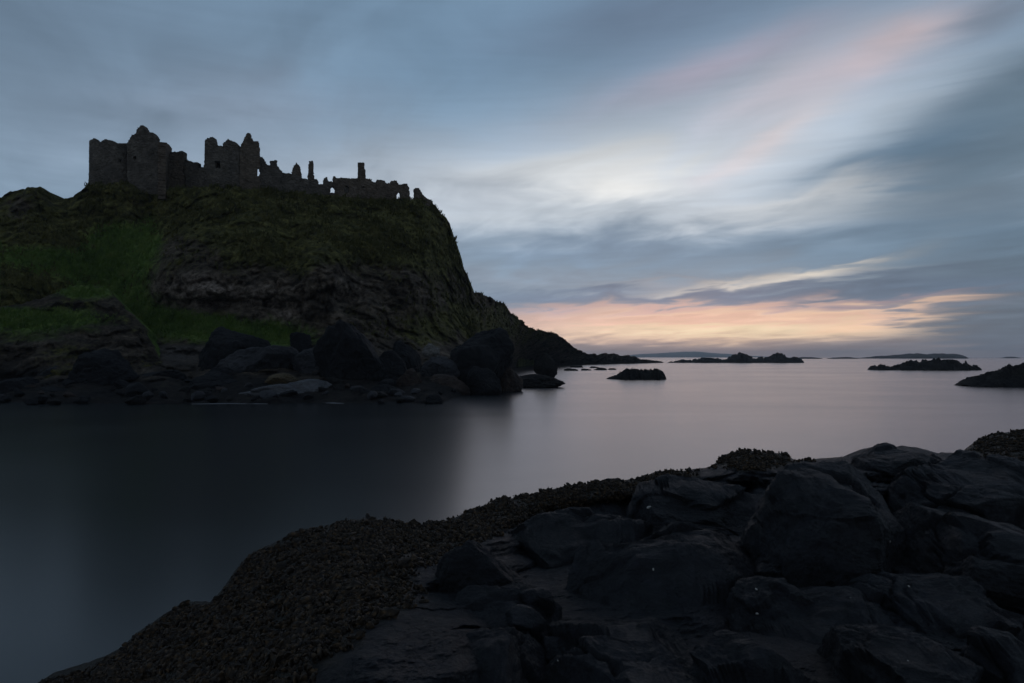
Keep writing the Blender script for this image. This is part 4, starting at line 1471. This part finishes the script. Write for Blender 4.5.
def block(box, Y, seed, label, depth=1.0, tilt=0.0, p=.62, pitch=.25, sink=.35):
    x0, y0, x1, y1 = box
    g_ = .08 * (x1 - x0)
    x0, x1, y1 = x0 - g_, x1 + g_, y1 + .12 * (y1 - y0)
    p *= .8
    depth *= 1.12
    sc = Y / FPX
    w, h = (x1 - x0) / 2 * sc, (y1 - y0) / 2 * sc * (1 + sink)
    d = depth * w
    V, F = block_shape(seed, p)
    V = V * np.array([w, d, h])
    c, sn = math.cos(pitch), math.sin(pitch)          # tops lean towards the viewer
    V = np.stack([V[:, 0], V[:, 1] * c - V[:, 2] * sn, V[:, 1] * sn + V[:, 2] * c], -1)
    c, sn = math.cos(tilt), math.sin(tilt)
    V = np.stack([V[:, 0] * c - V[:, 2] * sn, V[:, 1], V[:, 0] * sn + V[:, 2] * c], -1)
    S = V + seed * 3.7
    n = V / np.array([w, d, h]) ** 1.3
    n /= np.linalg.norm(n, axis=1)[:, None]
    q1, q2, qi = worley(S + .3 * np.stack([fbm(S, 1.2, 4), fbm(S + 9, 1.2, 4), fbm(S + 19, 1.2, 4)], -1), 1.5)
    crk = np.exp(-((q2 - q1) / .035) ** 2) * np.clip(.3 + 1.8 * fbm(S + 5, .8, 3), 0, 1)
    sz_ = min(1.0, w / .6)
    lay = np.abs(((S[:, 2] * 6 + 1.5 * fbm(S, .9, 3)) % 1) - .5)
    dsp = .13 * sz_ * fbm(S, 1.3, 4) + .05 * (qi - .5) + .05 * (qi - .5) - .075 * crk + .035 * fbm(S, 3.2, 5, .6) + .03 * fbm(S, 9, 5, .7) + .012 * fbm(S, 30, 3, .6) - .02 * lay
    V = V + n * dsp[:, None]
    o = mesh_from('boulder', V, F, M_BASALT)
    top = at(np.array((x0 + x1) / 2.0), np.array(float(y0)), np.array(Y))
    o.location = (top[0], Y, top[2] - V[:, 2].max())
    tag(o, label, 'boulder', 'rounded basalt blocks of the near shore')
    return o


block((748, 463, 892, 615), 6.3, 71, 'biggest rounded dome of black rock, right of the vertical cleft', depth=1.15, p=.7, pitch=.35)
block((838, 447, 946, 520), 9.2, 72, 'low humped black block on the skyline behind the big dome', depth=1.0, p=.6, pitch=.15)
block((893, 457, 1052, 528), 8.0, 73, 'black block at the right, upper one, between skyline and lower ledge', depth=.9, pitch=.25)
block((886, 512, 1062, 612), 5.9, 74, 'layered black ledge block at the right, over the dark hollow', depth=.8, p=.55, pitch=.3)
block((636, 474, 748, 540), 8.0, 75, 'black block left of the cleft, nearest the mussel crest', depth=1.0, p=.55, pitch=.3, tilt=.05)
block((512, 512, 668, 590), 6.7, 76, 'broad black slab bordering the mussel bed behind the wedge boulder', depth=.9, p=.6, pitch=.4, tilt=.1)
block((532, 552, 748, 668), 5.0, 77, 'wide black block with overhanging lower lip in the middle', depth=.75, p=.55, pitch=.3)
block((640, 522, 752, 600), 6.1, 78, 'square black block beside the cleft, under the largest shell', depth=.9, p=.55, pitch=.35)
block((738, 590, 900, 700), 4.6, 84, 'low black block filling the foot of the cleft under the big dome', depth=.9, p=.6, pitch=.35)
block((428, 592, 566, 690), 4.5, 85, 'low black block between the wedge boulder and the wide overhanging block', depth=.9, p=.6, pitch=.35)
block((866, 584, 1024, 690), 4.7, 86, 'flat black block in the hollow below the layered ledge at right', depth=.9, p=.55, pitch=.35)
block((560, 486, 668, 526), 8.4, 87, 'flat black slab right behind the mussel crest, below the skyline', depth=.9, p=.6, pitch=.3)
block((396, 616, 474, 690), 4.3, 88, 'small black block at the lower edge of the mussel bed, left of the cracked slab', depth=1.0, p=.6, pitch=.3)
block((560, 622, 690, 690), 4.1, 89, 'low black block in the dark hollow under the overhanging lip', depth=.9, p=.6, pitch=.3)
block((340, 640, 560, 790), 3.7, 79, 'cracked black slab at the bottom left of centre', depth=.7, p=.6, pitch=.3)
block((548, 652, 700, 770), 3.6, 80, 'low black block at the bottom edge, under the overhanging lip', depth=.9, pitch=.3)
block((668, 640, 842, 790), 3.7, 81, 'rounded black block at the bottom edge below the cleft', depth=.8, p=.65, pitch=.3)
block((815, 628, 956, 770), 3.8, 82, 'black block at the bottom edge in the right part, with a pale shell', depth=.8, p=.6, pitch=.3)
block((930, 622, 1100, 770), 3.9, 83, 'black block filling the bottom right corner', depth=.8, p=.6, pitch=.3)

# white shells and chips caught on the rock
bpy.context.view_layer.update()
dgx = bpy.context.evaluated_depsgraph_get()
for i, (sx, sy, r, lab) in enumerate((
        (649, 508, 5.2, 'largest white shell, lying on the slab near the middle'),
        (653, 570, 3.0, 'pale shell chip on the slab below the largest shell'),
        (756, 590, 3.2, 'white shell in the cleft beside the big dome of rock'),
        (757, 614, 4.0, 'pale bent chip at the bottom of the cleft'),
        (889, 542, 2.4, 'pale shell in the right-hand crack, upper one'),
        (908, 587, 2.6, 'round white shell on the right-hand ledge'),
        (850, 599, 1.8, 'tiny pale chip left of the right-hand ledge'),
        (907, 662, 2.4, 'white shell on the lowest rock at bottom right'),
        (558, 661, 1.8, 'tiny white chip on the lowest slab left of centre'))):
    rd_ = Vector(rays(np.array(float(sx)), np.array(float(sy)))).normalized()
    hit, hp, hn, _, _, _ = scene.ray_cast(dgx, Vector((0, 0, H)), rd_)
    pos = np.array(hp)
    s = .5 * r / FPX * pos[1]
    n = 14
    V, F = [], []
    for ring, (rr, zz_) in enumerate(((1.0, 0), (.85, .22), (.5, .42), (0.12, .5))):
        for k in range(n):
            a = k * 6.2832 / n
            w_ = rr * (1 + .08 * math.cos(7 * a)) * s
            V.append((w_ * math.cos(a) * 1.0, w_ * math.sin(a) * .62, zz_ * s + .004))
    for ring in range(3):
        for k in range(n):
            F.append((ring * n + k, ring * n + (k + 1) % n, (ring + 1) * n + (k + 1) % n, (ring + 1) * n + k))
    F.append(tuple(3 * n + k for k in range(n)))
    o = mesh_from('shell', np.array(V), F, M_SHELL)
    o.location = pos + np.array([0, -.01, .006])
    o.rotation_euler = (hn.to_track_quat('Z', 'Y') @ Matrix.Rotation(.5 + i, 3, 'Z').to_quaternion()).to_euler()
    tag(o, lab, 'shell', 'white shells on the near rock')

# ================================================================== sea haze
hm = bpy.data.materials.new('sea_haze')
hm.use_nodes = True
t = hm.node_tree
t.nodes.clear()
pvn = t.nodes.new('ShaderNodeVolumePrincipled')
pvn.inputs['Color'].default_value = (0.86, 0.90, 0.96, 1)
pvn.inputs['Density'].default_value = 1.3e-4
ou = t.nodes.new('ShaderNodeOutputMaterial')
t.links.new(pvn.outputs[0], ou.inputs['Volume'])
x_, y0_, y1_, z0_, z1_ = 12300, -120, SEA + 200, -2.5, 105
V = [(-x_, y0_, z0_), (x_, y0_, z0_), (x_, y1_, z0_), (-x_, y1_, z0_), (-x_, y0_, z1_), (x_, y0_, z1_), (x_, y1_, z1_), (-x_, y1_, z1_)]
hz_o = mesh_from('haze', np.array(V, float), [(3, 2, 1, 0), (4, 5, 6, 7), (0, 1, 5, 4), (1, 2, 6, 5), (2, 3, 7, 6), (3, 0, 4, 7)], hm, smooth=False)
hz_o['kind'] = 'stuff'
tag(hz_o, 'thin sea haze fading the far hills', 'haze')
